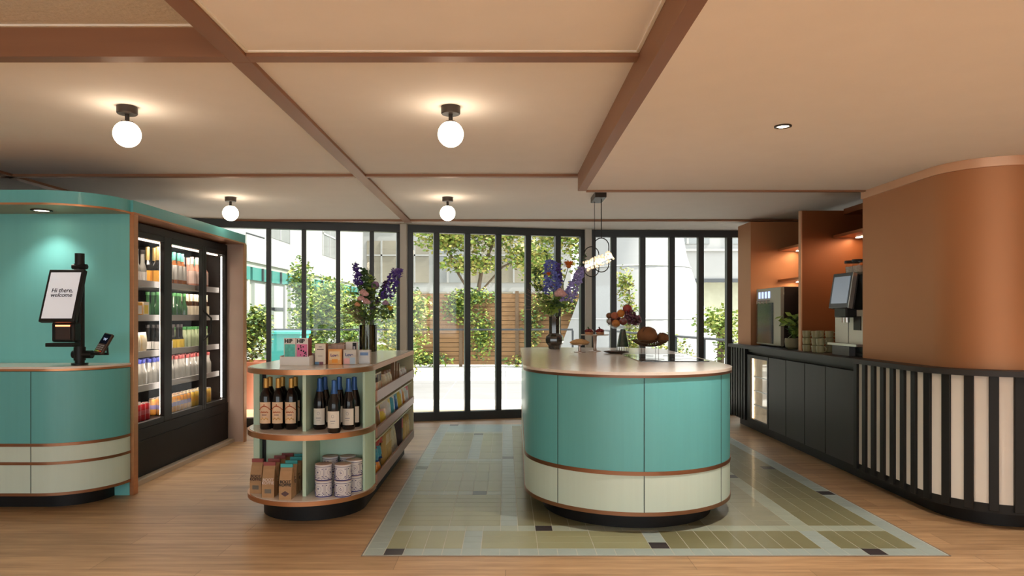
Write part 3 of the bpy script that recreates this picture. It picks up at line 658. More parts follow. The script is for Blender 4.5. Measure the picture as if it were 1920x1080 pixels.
# tins
M_tin = mat('white_porcelain_tin', (.76,.75,.78), .35, var=.04, coat=.3); M_tinb = mat('cobalt_print', (.04,.04,.20), .5)
def tin():
    t = thing('cookie_tin', 'x', 'tin', (0,0,-50)); r = .0495; H = .098
    MB().lathe([(r*.97,0),(r,.004),(r,H-.012)], 32).build('tin_body', M_tin, t)
    MB().lathe([(r+.0015,H-.014),(r+.0015,H-.002),(r-.002,H),(.0001,H-.001)], 32, mis=[0,1,1]).build('lid', [M_tin, mat('pink_wood_lid', (.60,.42,.34), .5)], t)
    pb = MB()
    pb.lathe([(r+.0008,.002),(r+.0008,.008)], 32); pb.lathe([(r+.002,H-.0145),(r+.002,H-.012)], 32)
    for k in range(40):
        a = 2*math.pi*k/40; rr = r+.0006; z = .012+rnd.uniform(0,.008)
        pb.ball((rr*math.cos(a), rr*math.sin(a), z), .0028*rnd.uniform(.6,1.3), 5, 3)
    for k in range(4):
        a0 = R(90*k+20)
        for a in (a0, a0+R(9)): pb.tube([(( r+.0006)*math.cos(a), (r+.0006)*math.sin(a), z) for z in (.02,.078)], .0007, 4)
        for a, z in ((a0-R(8),.072),(a0+R(17),.072),(a0-R(8),.028),(a0+R(17),.028)): pb.ball(((r+.0004)*math.cos(a), (r+.0004)*math.sin(a), z), .0032, 6, 4)
        ac = a0+R(49)
        pb.tube([((r+.0006)*math.cos(ac+R(22)*math.cos(q)), (r+.0006)*math.sin(ac+R(22)*math.cos(q)), .05+.018*math.sin(q)) for q in [2*math.pi*i/12 for i in range(12)]], .0005, 4, closed=True)
        for i in range(6): q = ac+R(rnd.uniform(-9,9)); pb.ball(((r+.0004)*math.cos(q), (r+.0004)*math.sin(q), .05+rnd.uniform(-.008,.008)), .0022, 5, 3)
    pb.build('blue_print', M_tinb, t)
    return t
tp = tin(); first = True
for (x, y, nm) in ((-1.102,4.20,'left front stack'), (-.985,4.20,'middle front stack'), (-.945,4.33,'right stack'), (-1.12,4.43,'left rear stack'), (-1.01,4.44,'middle rear stack')):
    for k, s_ in enumerate(('lower', 'upper')):
        o = tp if first else dup(tp, (0,0,0)); first = False
        o.location = (x, y, ZL+k*.0985); o.rotation_euler.z = rnd.uniform(0,6); o['label'] = f'{s_} blue and white patterned tin of the {nm} on the bottom shelf'; o['group'] = 'blue and white tins'
# ------------------------------------------------------------------ things on the gondola top
ZG = .939
hb = thing('chocolate_display', 'white cardboard display tray of chocolate bars lettered HIP, teal and pink', 'display box', (-1.335, 4.42, ZG), R(-3))
M_card = mat('white_card', (.80,.78,.76), .6)
MB().box(-.095,.095,-.03,-.026,0,.055).box(-.095,.095,.15,.154,0,.07).box(-.095,-.091,-.026,.15,0,.06).box(.091,.095,-.026,.15,0,.06).box(-.091,.091,-.026,.15,0,.003).build('tray', M_card, hb)
M_maroon = mat('maroon_card', (.28,.06,.06), .6)
MB().box(-.078,.078,.0,.07,.004,.17,0).build('bar_stack', M_maroon, hb)
for x0, nm, m in ((-.078,'teal', mat('teal_marble', (.10,.55,.48), .5, var=.5, scale=(50,50,50))), (.002,'pink', mat('hot_pink', (.75,.18,.38), .5))):
    bx = MB().box(x0, x0+.076, -.004, 0, .004, .172).build('bar_wrapper', M_card, hb)
    pp = MB().box(x0+.004, x0+.072, -.005, -.004, .03, .133).build('wrapper_print', m, bx, smooth=0)
    lettering('HIP', .034, M_ink, bx, (x0+.004, -.0055, .142), offset=.0012)
    if nm == 'pink':
        d_ = MB()
        for k in range(16):
            cx, cz, r_ = x0+.010+rnd.random()*.056, .036+(k/16)*.092, .004+rnd.random()*.0025
            pts = [(cx+r_*math.cos(q)*rnd.uniform(.8,1.1), -.0056, cz+r_*math.sin(q)*rnd.uniform(.8,1.1)) for q in [2*math.pi*i/8 for i in range(8)]]
            d_.add(pts, [tuple(range(8))])
        d_.build('wrapper_dots', M_ink, bx)
def box_thing(name, x, y, w, d, h, m, front, label, rz=0, marks=(), cat='box', z=ZG):
    t = thing(name, label, cat, (x, y, z), rz)
    MB().box(-w/2, w/2, 0, d, 0, h).build('carton', m, t, bevel=.001)
    MB().box(-w/2+.002, w/2-.002, -.001, 0, .002, h-.002).build('front_print', front, t, smooth=0)
    for k, (mx_, x0, x1, z0, z1) in enumerate(marks): MB().box(x0, x1, -.002-.0002*k, -.001, z0, z1).build('printed_patch', mx_, t, smooth=0)
    return t
M_kr2 = mat('brown_card', (.30,.15,.09), .7)
box_thing('tea_box', -1.192, 4.46, .072, .055, .135, M_kr2, mat('ivory_print', (.78,.72,.62), .6), 'tall ivory box with small dark script beside the chocolate display', R(-2),
    ((mat('blue_mark', (.10,.25,.45), .5), -.034,-.008,.001,.018), (mat('plum_mark', (.25,.08,.12), .5), -.006,.02,.001,.018), (mat('script', (.15,.12,.12), .5), -.022,.022,.095,.101), (mat('script', (.15,.12,.12), .5), -.014,.014,.055,.057), (mat('script', (.15,.12,.12), .5), -.010,.010,.112,.116)))
for i in range(3):
    box_thing('tea_box', -1.165+.015*i, 4.60+.13*i, .07, .06, .125, M_kr2, mat('ivory_print', (.78,.72,.62), .6), ['ivory tea box standing behind the tall ivory box', 'second ivory tea box further back in the row', 'rearmost ivory tea box of the row'][i], 0, ((M_gap, -.03,.03,.118,.122),))
ob = box_thing('snack_box', -1.098, 4.46, .088, .03, .10, mat('orange_card', (.62,.22,.07), .6), mat('orange_print', (.85,.45,.16), .6, var=.2, scale=(30,30,30)), 'orange snack box in front of the striped carton', 0,
    ((mat('apricot_print', (.86,.66,.40), .6), -.036,.032,.03,.085), (mat('flame_print', (.90,.36,.05), .6), -.02,.018,.012,.035)))
lettering('Love', .026, mat('violet_ink', (.18,.08,.25), .5), ob, (-.028,-.0035,.052), offset=.0008)
box_thing('striped_carton', -1.105, 4.56, .085, .05, .125, mat('striped_card', (.42,.28,.22), .6), mat('stripe_print', (.45,.33,.28), .6, var=.5, scale=(160,1,1)), 'brown striped carton behind the orange snack box')
box_thing('black_white_box', -1.03, 4.63, .075, .05, .14, M_card, M_card, 'white and black patterned box behind the snack boxes', 0, ((M_ink, .008,.034,.07,.135), (mat('pale_mark', (.5,.5,.55), .5), .014,.026,.09,.11)))
pb_ = box_thing('snack_box', -1.005, 4.47, .083, .045, .095, mat('pale_card', (.55,.50,.45), .6), mat('pastel_print', (.62,.60,.56), .6, var=.25, scale=(30,30,30)), 'pastel pink and blue snack box beside the orange one', 0,
    ((mat('pink_mark', (.80,.45,.45), .6), -.038,.0,.004,.04), (mat('blue_pale_mark', (.45,.58,.70), .6), .002,.036,.004,.045)))
lettering('Love', .026, mat('navy_ink', (.06,.08,.25), .5), pb_, (-.028,-.0035,.055), offset=.0008)
box_thing('snack_box', -.924, 4.53, .075, .045, .09, mat('pale_card', (.55,.50,.45), .6), mat('blue_white_print', (.62,.66,.70), .6), 'white and blue snack box at the right end of the row', 0, ((mat('blue_script', (.15,.28,.55), .5), -.026,.026,.055,.075),))

# ------------------------------------------------------------------ sweets in the side trays
rs = random.Random(3)
def pmats(c1, c2, c3): 
    return [mat('wrap_%s' % c1[0], c1[1], .25, var=.25, scale=(40,40,40), coat=.4), mat('wrap_%s' % c2[0], c2[1], .3, var=.35, scale=(70,70,70)), mat('wrap_%s' % c3[0], c3[1], .3)]
BL=('blue',(.03,.10,.42)); RD=('red',(.62,.03,.03)); YL=('yellow',(.85,.60,.08)); WH=('white',(.75,.74,.72)); CY=('cyan',(.08,.38,.55)); OR=('orange',(.80,.30,.05)); PK=('peach',(.80,.50,.35)); CR=('cream',(.78,.70,.52)); BK=('dark',(.05,.03,.03)); BR=('brown',(.30,.16,.08)); GN=('green',(.15,.32,.08)); GD=('gold',(.62,.42,.14))
def bag(tr, y, w, h, t, cols, label, x=-.895, lean=-12, name='snack_bag', cat='snack bag'):
    z = {1:.668, 2:.438, 3:.143}[tr]
    m = pmats(*cols); o = pouch(name, w, h, t, m).build(name, m, loc=(x, y, z+.012), rot=(R(lean), 0, R(62)))
    return tag(o, label, cat)
def sbox(tr, y, w, d, h, c, c2, label, x=-.895, name='snack_carton', cat='box'):
    z = {1:.672, 2:.445, 3:.15}[tr]
    m = [mat('carton_%s' % c[0], c[1], .5, var=.15, scale=(40,40,40)), mat('carton_%s' % c2[0], c2[1], .5)]
    o = MB().box(-d/2,d/2,-w/2,w/2,0,h,0).box(d/2,d/2+.001,-w*.4,w*.4,h*.62,h*.94,1).build(name, m, loc=(x, y, z+.012), bevel=.002); return tag(o, label, cat)
def jar(tr, y, r, h, c, c2, label, x=-.895):
    z = {1:.672, 2:.445, 3:.15}[tr]; t = thing('sweet_jar', label, 'jar', (x, y, z+.012))
    MB().lathe([(r*.9,0),(r,.006),(r,h*.75),(r*.8,h*.82)], 16).build('jar_body', mat('jar_%s' % c[0], c[1], .3, var=.4, scale=(90,90,90), coat=.5), t)
    MB().lathe([(r*.88,h*.80),(r*.88,h),(.0001,h)], 16).build('lid', mat('carton_%s' % c2[0], c2[1], .5), t)
    return t
# top tray
jar(1, 4.60, .035, .16, WH, BK, 'white jar with dark lid at the near end of the top tray')
jar(1, 4.69, .034, .15, PK, BK, 'peach sweets jar with black lid in the top tray, second from the near end')
for i in range(3): sbox(1, 4.80+.10*i, .09, .05, .165, CR, BK, ['cream carton with black label, nearest of three in the top tray', 'cream carton with black label, middle of three in the top tray', 'cream carton with black label, furthest of three in the top tray'][i], x=-.93)
for i, (cc, nm) in enumerate(((PK,'peach'), (WH,'white'), (OR,'orange'))): bag(1, 5.14+.11*i, .10, .16, .05, (cc, CR, BR), nm+' snack bag in the middle of the top tray')
for i, y in enumerate((5.50, 5.62, 5.74)):
    sbox(1, y, .03, .03, .22-.02*i, BR, CR, ['tall brown snack stick pack, nearest in the top tray', 'brown snack stick pack, middle in the top tray', 'brown snack stick pack, furthest in the top tray'][i], name='snack_stick_pack', cat='snack pack')
for i, (cc, nm) in enumerate(((RD,'red'), (PK,'pink'), (RD,'dark red'))): bag(1, 5.87+.13*i, .12, .13, .06, (cc, WH, CR), nm+' sweets bag at the far end of the top tray', lean=-16)
# middle tray
for i, (cc, c2, w_, h_, nm) in enumerate(((BL,WH,.12,.17,'blue biscuit bag at the near end of the middle tray'), (OR,BR,.11,.19,'orange and brown snack bag behind the blue one in the middle tray'), (PK,YL,.13,.13,'peach coloured snack bag in the middle tray'), (YL,WH,.15,.20,'big yellow crisp bag in the middle tray'), (WH,CY,.15,.215,'white crisp bag with cyan print in the middle tray'), (CY,BL,.13,.18,'cyan and blue crisp bag in the middle tray'), (WH,YL,.16,.205,'white and yellow crisp bag in the middle tray'), (CR,OR,.15,.20,'cream and orange crisp bag in the middle tray'), (RD,WH,.16,.19,'red topped crisp bag at the far end of the middle tray'))):
    bag(2, 4.61+.19*i, w_*1.15, h_, .05, (cc, c2, cc if i != 8 else RD), nm, lean=-10)
# bottom tray
k = 0
posn = ['nearest', 'second nearest', 'third nearest']
for i in range(3): bag(3, 4.59+.11*i, .09, .11, .06, (YL, OR, GN), f'yellow sweets bag low in the bottom tray, {posn[i]} of its kind', x=-.885, lean=-20)
for i in range(3): bag(3, 4.66+.12*i, .11, .12, .07, (BL, CY, BL), f'shiny blue sweets bag in the bottom tray, {posn[i]} of its kind', x=-.905, lean=-15).location.z += .085
for i in range(4): bag(3, 4.62+.12*i, .12, .13, .08, (RD, RD, WH), ['shiny red sweets bag on the heap, nearest', 'shiny red sweets bag on the heap, second nearest', 'shiny red sweets bag on the heap, third nearest', 'shiny red sweets bag on the heap, furthest'][i], x=-.92, lean=-10).location.z += .18
for i in range(5): sbox(3, 5.10+.055*i, .035, .035, .23, GD, CR, ['tan wafer stick pack in the bottom tray, first from the near end', 'tan wafer stick pack in the bottom tray, second from the near end', 'tan wafer stick pack in the bottom tray, third from the near end', 'tan wafer stick pack in the bottom tray, fourth from the near end', 'tan wafer stick pack in the bottom tray, last of the row'][i], name='wafer_stick_pack', cat='snack pack')
for i in range(3): bag(3, 5.44+.13*i, .12, .25, .07, (WH, CR, BK), ['white standing bag with dark spot in the bottom tray, nearest', 'white standing bag with dark spot in the bottom tray, middle', 'white standing bag with dark spot in the bottom tray, furthest'][i], x=-.92)
sbox(3, 5.80, .07, .06, .25, BK, RD, 'tall dark carton in the bottom tray beside the white bags')
for i in range(3): jar(3, 5.92+.11*i, .042, .22, GD, GD, ['golden jar at the far end of the bottom tray, nearest', 'golden jar at the far end of the bottom tray, middle', 'golden jar at the far end of the bottom tray, furthest'][i])

# ================================================================== CENTRAL ISLAND
def ipath(o=0):
    pts = []; cx, cy = .797, 4.63; r = .668
    for i in range(41):
        a = R(180+180*i/40); pts.append((cx+(r+o)*math.cos(a), cy+(r+o)*math.sin(a)))
    # right side going back, rounded far corners, left side
    ox = o
    pts += [(1.50+ox, 5.6), (1.525+ox, 6.6)]+arc(1.23, 6.72, .30+o, 0, 90, 10)+arc(.36, 6.96, .20+o, 90, 180, 10)+[(.148-ox, 5.8)]
    return pts
isl = thing('island_counter', 'big teal and mint oval island counter with pale stone top and copper bands', 'counter', (0,0,0))
MB().prism(ipath(.0), .361, .897).build('upper_panel', M_teal, isl, smooth=20)
MB().prism(ipath(.0), .128, .361).build('lower_panel', M_cream, isl, smooth=20)
MB().prism(ipath(.004), .338, .361).build('copper_band', M_band, isl, smooth=20)
MB().prism(ipath(.004), .106, .128).build('copper_band', M_band, isl, smooth=20)
MB().prism(ipath(-.12), 0, .106).build('plinth', M_black, isl, smooth=20)
MB().prism(ipath(.012), .897, .913).build('copper_edge', mat('dark_copper_edge', (.22,.11,.07), .35, metal=.7), isl, smooth=20)
MB().prism(ipath(.012), .913, .930).build('countertop', M_stone, isl, smooth=20)
def seam(px):
    k = (px-948)/1300; cx, cy, r = .797, 4.63, .668
    A = k*k+1; B = -2*(k*cx+cy); D = cx*cx+cy*cy-r*r; y = (-B-math.sqrt(B*B-4*A*D))/(2*A); x = k*y
    n = Vector((x-cx, y-cy, 0)).normalized(); ang = math.atan2(n.y, n.x)
    MB().box(-.02, .0012, -.0022, .0022, .128, .897).build('panel_joint', M_gap, isl, (x, y, 0), (0,0,ang))
for px in (1046, 1208, 1352): seam(px)
ZI = .9302
hob = thing('induction_hob', 'black glass induction hob set in the stone island top', 'hob', (0,0,0))
MB().prism([(.95,4.88),(1.435,4.88),(1.475,5.76),(.955,5.76)], ZI, ZI+.005).build('glass_plate', mat('black_mirror_glass', (.01,.012,.014), .04, coat=.5), hob, smooth=0)
hr = MB()
for x, y, r in ((1.07,5.08,.09),(1.31,5.08,.09),(1.07,5.5,.10),(1.33,5.5,.08)):
    hr.tube([(x+r*math.cos(q), y+r*math.sin(q), ZI+.0052) for q in [2*math.pi*i/28 for i in range(28)]], .0008, 4, closed=True)
hr.build('cooking_zone_marks', mat('grey_print', (.12,.12,.12), .4), hob)
# dark vase
M_smoke = mat('smoked_glass', (.035,.028,.02), .06, coat=.8, var=.4, scale=(20,20,20))
v1 = thing('flower_vase', 'dark smoked glass vase with faceted bulb base on the island', 'vase', (.478, 6.78, ZI))
MB().lathe([(.05,0),(.062,.006),(.065,.035),(.088,.06),(.092,.09),(.085,.125),(.062,.145),(.055,.155),(.056,.30),(.058,.318),(.052,.318),(.050,.16)], 9).build('glass_body', M_smoke, v1, smooth=20)
v2 = thing('flower_vase', 'tall olive cylinder glass vase at the far end of the gondola', 'vase', (-1.216, 6.12, ZG))
MB().lathe([(.076,0),(.080,.004),(.078,.235),(.073,.235),(.072,.012),(.0001,.012)], 28).build('glass_body', glass_mat('olive_glass', (.62,.60,.38), .14), v2)
M_stem = mat('green_stem', (.10,.17,.035), .6, var=.3); M_leafd = mat('dark_leaf', (.045,.11,.03), .5, var=.3); M_leafl = mat('light_leaf', (.22,.33,.06), .5, var=.3)
M_blu = mat('blue_delphinium', (.16,.19,.62), .6, var=.35, scale=(40,40,40)); M_lil = mat('lilac_delphinium', (.36,.33,.70), .6, var=.3, scale=(40,40,40)); M_vio = mat('violet_delphinium', (.10,.05,.33), .6, var=.35, scale=(40,40,40))
M_ros = mat('pale_pink_rose', (.72,.42,.42), .6, var=.2, scale=(30,30,30)); M_orf = mat('orange_flower', (.80,.25,.04), .6, var=.3, scale=(30,30,30)); M_yef = mat('yellow_flower', (.85,.62,.05), .6); M_dry = mat('dry_grass', (.33,.22,.16), .8, var=.3)
def spike(par, p0, p1, r0, m, n=170, seed=1, name='delphinium_spike', taper=.55, sz=.03):
    g_ = np.random.default_rng(seed); a = Vector(p0); b = Vector(p1); pts = []
    for i in range(n):
        t = g_.random(); r_ = r0*(1-taper*t); q = g_.uniform(0, 6.28); pts.append(a.lerp(b, t)+Vector((math.cos(q)*r_, math.sin(q)*r_, 0)))
    mb = MB(); leaves(mb, pts, sz, 0, seed=seed)
    for p in pts[::3]: mb.ball(tuple(p), sz*.32, 6, 4)
    return mb.build(name, m, par)
def rose(par, c, r, m, name='rose', seed=1):
    mb = MB(); g_ = np.random.default_rng(seed)
    for k in range(26):
        t = k/26; q = k*2.4; rr = r*(1-.75*t)
        c2 = (c[0]+rr*.45*math.cos(q), c[1]+rr*.45*math.sin(q), c[2]+r*.5*t)
        mb.ball(c2, (rr*.5, rr*.5, r*.42), 8, 5)
    return mb.build(name, m, par)
def daisy(par, c, r, m, name='dahlia', n=26, seed=1):
    mb = MB(); 
    for k in range(n*2):
        q = k*2.399; e = -.2+1.1*(k/(n*2)); d = Vector((math.cos(q)*math.cos(e), math.sin(q)*math.cos(e), math.sin(e))); s_ = d.cross(Vector((0,0,1))).normalized()*r*.16
        P = Vector(c); mb.add([tuple(P), tuple(P+d*r*.6+s_), tuple(P+d*r), tuple(P+d*r*.6-s_)], [(0,1,2,3)])
    mb.ball(c, r*.35, 8, 6); return mb.build(name, m, par)
def stems(par, tips, z0, r0, m=None):
    mb = MB()
    for i, t in enumerate(tips):
        a = i*2.4; b = (r0*.8*math.cos(a+3), r0*.8*math.sin(a+3), z0); n_ = (r0*.7*math.cos(a), r0*.7*math.sin(a), 0)
        q = Vector(n_).lerp(Vector(t), .5); q.z += .02
        mb.tube([b, n_, tuple(q), t], .0035, 5)
    return mb.build('stems', m or M_stem, par)
# island bouquet; local origin at vase mouth
b1 = thing('flower_bouquet', 'tall bouquet of blue delphiniums and an orange dahlia in the dark vase', 'bouquet', (.478, 6.78, ZI+.315))
S_ = 6.78/1300
def bp_(px, py, dy=0): return ((px-1038)*S_, dy, (590-py)*S_)
tips = [bp_(1030,500), bp_(1027,540,-.03), bp_(1064,497,.02), bp_(1087,490,-.02), bp_(1006,515,.03), bp_(1048,545,-.05), bp_(1046,505,.04), bp_(1005,540,-.04), bp_(1022,475)]
stems(b1, tips, -.20, .045)
spike(b1, bp_(1034,548,-.02), bp_(1029,484,-.02), .072, M_blu, 420, 1, sz=.034, taper=.45)
spike(b1, bp_(1060,562,-.04), bp_(1090,497,-.04), .058, M_lil, 400, 2, sz=.034, taper=.45)
spike(b1, bp_(1050,530,.05), bp_(1046,490,.05), .028, M_vio, 90, 3)
spike(b1, bp_(1026,484,0), bp_(1022,466,0), .012, M_leafd, 30, 4, 'bud_tip', sz=.018)
spike(b1, bp_(1091,492,-.04), bp_(1095,472,-.04), .014, M_leafd, 40, 5, 'bud_tip', sz=.02)
spike(b1, bp_(1007,540,.03), bp_(1006,498,.03), .035, M_leafd, 70, 6, 'green_bells', sz=.03, taper=.2)
spike(b1, bp_(1030,585,-.03), bp_(1002,528,-.03), .04, M_leafl, 130, 7, 'green_snapdragon', sz=.035, taper=.1)
daisy(b1, bp_(1065,494,.02), .075, M_orf, seed=2); daisy(b1, bp_(1026,512,-.09), .036, M_orf, seed=3)
rose(b1, bp_(1047,548,-.08), .068, M_ros, seed=4); rose(b1, bp_(1034,532,.06), .04, mat('pink_flower', (.75,.35,.42), .6), seed=5); rose(b1, bp_(1014,535,.07), .04, mat('cream_flower', (.8,.7,.55), .6), seed=6)
mb = MB(); leaves(mb, blob_pts([(0,0,.10,.09,.09,.10), (.03,0,.14,.10,.09,.08)], 55, 8, .2), .085, None, seed=9, nm=2); mb.build('foliage', [M_leafd, M_leafl], b1)
mb = MB(); rs2 = random.Random(5)
for k in range(16):
    e = bp_(985+rs2.uniform(-6,14), 560+rs2.uniform(-30,20), rs2.uniform(-.1,.1)); mb.tube([(0,0,.05), tuple(Vector(e)*.6+Vector((0,0,.03))), e], .0012, 4)
mb.build('dry_grass', M_dry, b1)
# gondola bouquet
b2 = thing('flower_bouquet', 'wild bouquet with violet delphiniums, pale roses and dry grass in the olive vase', 'bouquet', (-1.216, 6.12, ZG+.235))
S_ = 6.12/1300
def bq(px, py, dy=0): return ((px-693)*S_, dy, (608-py)*S_)
tips = [bq(673,520), bq(690,525,.03), bq(745,520,-.02), bq(707,535,.02), bq(690,560,-.06), bq(735,575,.02), bq(678,570,-.05), bq(725,550,.05), bq(662,560,0), bq(695,505,.02)]
stems(b2, tips, -.21, .062)
spike(b2, bq(677,533), bq(669,494), .030, M_vio, 170, 11); spike(b2, bq(669,496), bq(669,490), .01, M_leafd, 12, 12, 'bud_tip', sz=.015)
spike(b2, bq(728,560,-.03), bq(749,505,-.03), .046, M_vio, 300, 13, taper=.1); spike(b2, bq(745,515,-.04), bq(751,503,-.04), .036, mat('violet_light', (.20,.13,.42), .6, var=.3), 60, 14, taper=.1)
spike(b2, bq(706,578,0), bq(729,525,0), .022, mat('dark_purple_flower', (.05,.02,.07), .6), 110, 15, 'dark_flower_spike')
spike(b2, bq(688,560,.03), bq(685,503,.03), .045, M_leafd, 150, 16, 'green_spike', sz=.04); spike(b2, bq(697,560,.04), bq(696,512,.04), .03, M_leafl, 90, 17, 'green_spike', sz=.04)
mb = MB().ball(bq(707,534), .036, 14, 10, bump=.06); mb.build('allium', mat('mauve_allium', (.30,.18,.32), .8, var=.3, scale=(60,60,60)), b2)
for i, (px, py, r_) in enumerate(((690,551,.045),(684,560,.04),(694,566,.04),(687,548,.035))): rose(b2, bq(px, py, -.09), r_, M_ros, seed=20+i)
rose(b2, bq(677,571,-.09), .032, mat('peach_flower', (.85,.40,.22), .6), seed=31); rose(b2, bq(728,568,-.06), .035, mat('mauve_rose', (.45,.28,.42), .6), seed=32); daisy(b2, bq(738,578,-.08), .042, M_yef, 'yellow_bloom', seed=33)
mb = MB(); leaves(mb, blob_pts([(-.02,0,.08,.10,.10,.12), (-.11,0,.16,.10,.10,.10), (.12,0,.12,.14,.1,.10), (0,0,.28,.14,.1,.14)], 360, 18, .2), .05, None, seed=19, nm=3); mb.build('foliage', [M_leafd, M_leafl, M_stem], b2)
mb = MB()
for k in range(80):
    e = bq(655+rs2.gauss(0,9), 580+rs2.gauss(0,14), rs2.uniform(-.12,.12)); mb.tube([(-.02,0,.0), tuple(Vector(e)*.6+Vector((0,0,.03))), e], .0011, 3)
mb.build('dry_grass', M_dry, b2)
mb = MB()
for k in range(40):
    a = rs2.uniform(0,6.28); mb.tube([(.05*math.cos(a), .05*math.sin(a), -.22+rs2.random()*.03), (.062*math.cos(a+.5), .062*math.sin(a+.5), -.01)], .004, 4)
mb.build('submerged_stems', mat('olive_stem', (.16,.14,.03), .5, var=.5, scale=(30,30,8)), b2)

# ------------------------------------------------------------------ food on the island
M_brass = mat('rosy_metal', (.48,.36,.30), .3, metal=.6)
cs = thing('cake_stand', 'low metal cake stand carrying a flat pie', 'cake stand', (.66, 6.18, ZI))
MB().lathe([(.052,0),(.052,.004),(.014,.010),(.012,.055),(.02,.062),(.06,.064),(.085,.066),(.085,.070),(.0001,.070)], 28).build('pedestal', M_brass, cs)
t = tag(MB().lathe([(.07,0),(.087,.012),(.09,.018),(.06,.036),(.03,.046),(.0001,.048)], 26).build('pie', mat('baked_crust', (.62,.38,.17), .7, var=.25, scale=(40,40,40), bump=.3), loc=(.66, 6.18, ZI+.0705)), 'flat golden pie on the low cake stand', 'pie')
cs2 = thing('cake_stand', 'tall slim metal cake stand carrying two berry cakes', 'cake stand', (.815, 6.33, ZI))
MB().lathe([(.056,0),(.056,.004),(.018,.012),(.014,.03),(.018,.13),(.022,.142),(.06,.145)], 24).build('pedestal', M_brass, cs2)
MB().lathe([(.02,.143),(.125,.147),(.127,.154),(.0001,.153)], 36).build('plate', mat('pale_gold_plate', (.60,.50,.40), .3, metal=.4), cs2)
for i, (dx, lb) in enumerate(((-.055,'left berry cake on the tall cake stand'), (.045,'right berry cake on the tall cake stand'))):
    t = thing('berry_cake', lb, 'cake', (.815+dx, 6.31, ZI+.1545))
    MB().lathe([(.034,0),(.038,.012),(.034,.024)], 18).build('cake_base', mat('sponge', (.50,.24,.13), .8), t)
    mb = MB()
    for k in range(26): q = k*2.4; rr = .035*math.sqrt(k/26); mb.ball((rr*math.cos(q), rr*math.sin(q), .030+.014*(1-k/26)), .0105, 8, 5)
    mb.build('berries', mat('dark_red_berry', (.22,.01,.015), .25, coat=.5, var=.4), t)
    MB().tube([(0,0,.05),(-.012,0,.068)], .006, 6).build('garnish', M_leafd if i == 0 else M_ink, t)
fb = thing('fruit_bowl', 'clear glass fruit bowl on a dark green cone foot and wire base', 'bowl', (1.04, 6.15, ZI))
wb_ = MB()
for k in range(16):
    a = 2*math.pi*k/16; wb_.tube([(.052*math.cos(a), .052*math.sin(a), .0), (.056*math.cos(a), .056*math.sin(a), .052)], .0013, 5)
for z, r_ in ((.0015,.052), (.052,.056)): wb_.tube([(r_*math.cos(q), r_*math.sin(q), z) for q in [2*math.pi*i/24 for i in range(24)]], .0018, 5, closed=True)
wb_.build('wire_base', M_dkmetal, fb)
MB().lathe([(.052,.053),(.050,.07),(.024,.20),(.018,.205)], 24).build('foot', mat('dark_green_glass', (.03,.06,.045), .12, coat=.7, var=.5, scale=(50,50,50)), fb)
MB().lathe([(.02,.204),(.09,.212),(.135,.235),(.148,.27),(.146,.30),(.143,.30),(.144,.27),(.131,.239),(.088,.217),(.0001,.210)], 32).build('glass_dish', M_glassc, fb)
def fruit(name, cat, x, y, z, r, m, label, leafy=False):
    t = thing(name, label, cat, (1.04+x, 6.15+y, ZI+z)); t.rotation_euler = (rs2.uniform(-.5,.5), rs2.uniform(-.5,.5), rs2.uniform(0,6))
    mb = MB(); prof = [(.0001,-r*.92)]+[(r*math.cos(R(a)), r*.95*math.sin(R(a))) for a in range(-75,76,15)]+[(.12*r, r*.86),(.0001,r*.80)]
    mb.lathe(prof, 18).build('flesh', m, t); MB().tube([(0,0,r*.8),(r*.05,0,r*1.05)], r*.06, 5).build('stem', M_stem, t); return t
M_orange = mat('orange_peel', (.55,.19,.03), .45, var=.2, scale=(60,60,60), bump=.2); M_plum = mat('dark_plum', (.13,.02,.03), .3, var=.5, scale=(25,25,25), coat=.3); M_peach = mat('blushed_peach', (.42,.12,.06), .6, var=.5, scale=(20,20,20)); M_pome = mat('pomegranate_skin', (.30,.035,.03), .45, var=.4, scale=(25,25,25))
fruit('orange', 'orange', -.07, -.055, .256, .037, M_orange, 'orange at the front left of the fruit bowl')
fruit('plum', 'plum', -.113, -.005, .275, .032, M_plum, 'dark plum at the far left of the fruit bowl')
fruit('fig', 'fig', -.118, .02, .325, .028, mat('brown_fig', (.16,.07,.03), .6, var=.4), 'brown fig on the upper left of the fruit heap')
fruit('peach', 'peach', -.075, -.01, .325, .034, M_peach, 'blushed peach on the left of the fruit heap')
fruit('orange', 'orange', -.02, -.01, .345, .036, M_orange, 'orange on top of the fruit heap beside the pomegranate')
fruit('pomegranate', 'pomegranate', .042, .01, .385, .042, M_pome, 'red pomegranate crowning the fruit heap')
fruit('plum', 'plum', -.04, .05, .29, .034, M_plum, 'plum behind the oranges in the fruit bowl')
fruit('apple', 'apple', -.005, -.05, .275, .036, mat('dark_red_apple', (.22,.03,.02), .35, coat=.3, var=.4), 'dark red apple in the middle of the fruit bowl')
fruit('apple', 'apple', .06, .065, .30, .036, mat('dark_red_apple', (.22,.03,.02), .35), 'dark red apple at the back of the fruit bowl')
gpb = thing('grape_bunch', 'bunch of purple grapes over the right side of the fruit bowl', 'grapes', (1.04+.075, 6.13, ZI+.30))
mb = MB(); bp2 = blob_pts([(.0,0,0,.075,.055,.055), (.035,0,-.03,.045,.045,.03), (-.02,0,.04,.05,.04,.03)], 90, 6, .5)
for p in bp2: mb.ball(tuple(p), .0135, 9, 6)
mb.build('grapes', mat('purple_grape', (.12,.025,.055), .3, var=.6, scale=(30,30,30), coat=.4), gpb)
MB().tube([(0,0,.05),(.03,0,.085),(.055,0,.07),(.075,0,.045)], .002, 5).build('stalk', M_stem, gpb)
dp = thing('tasting_plate', 'small dark plate of crumbs in front of the green-footed fruit bowl', 'plate', (.955, 6.0, ZI))
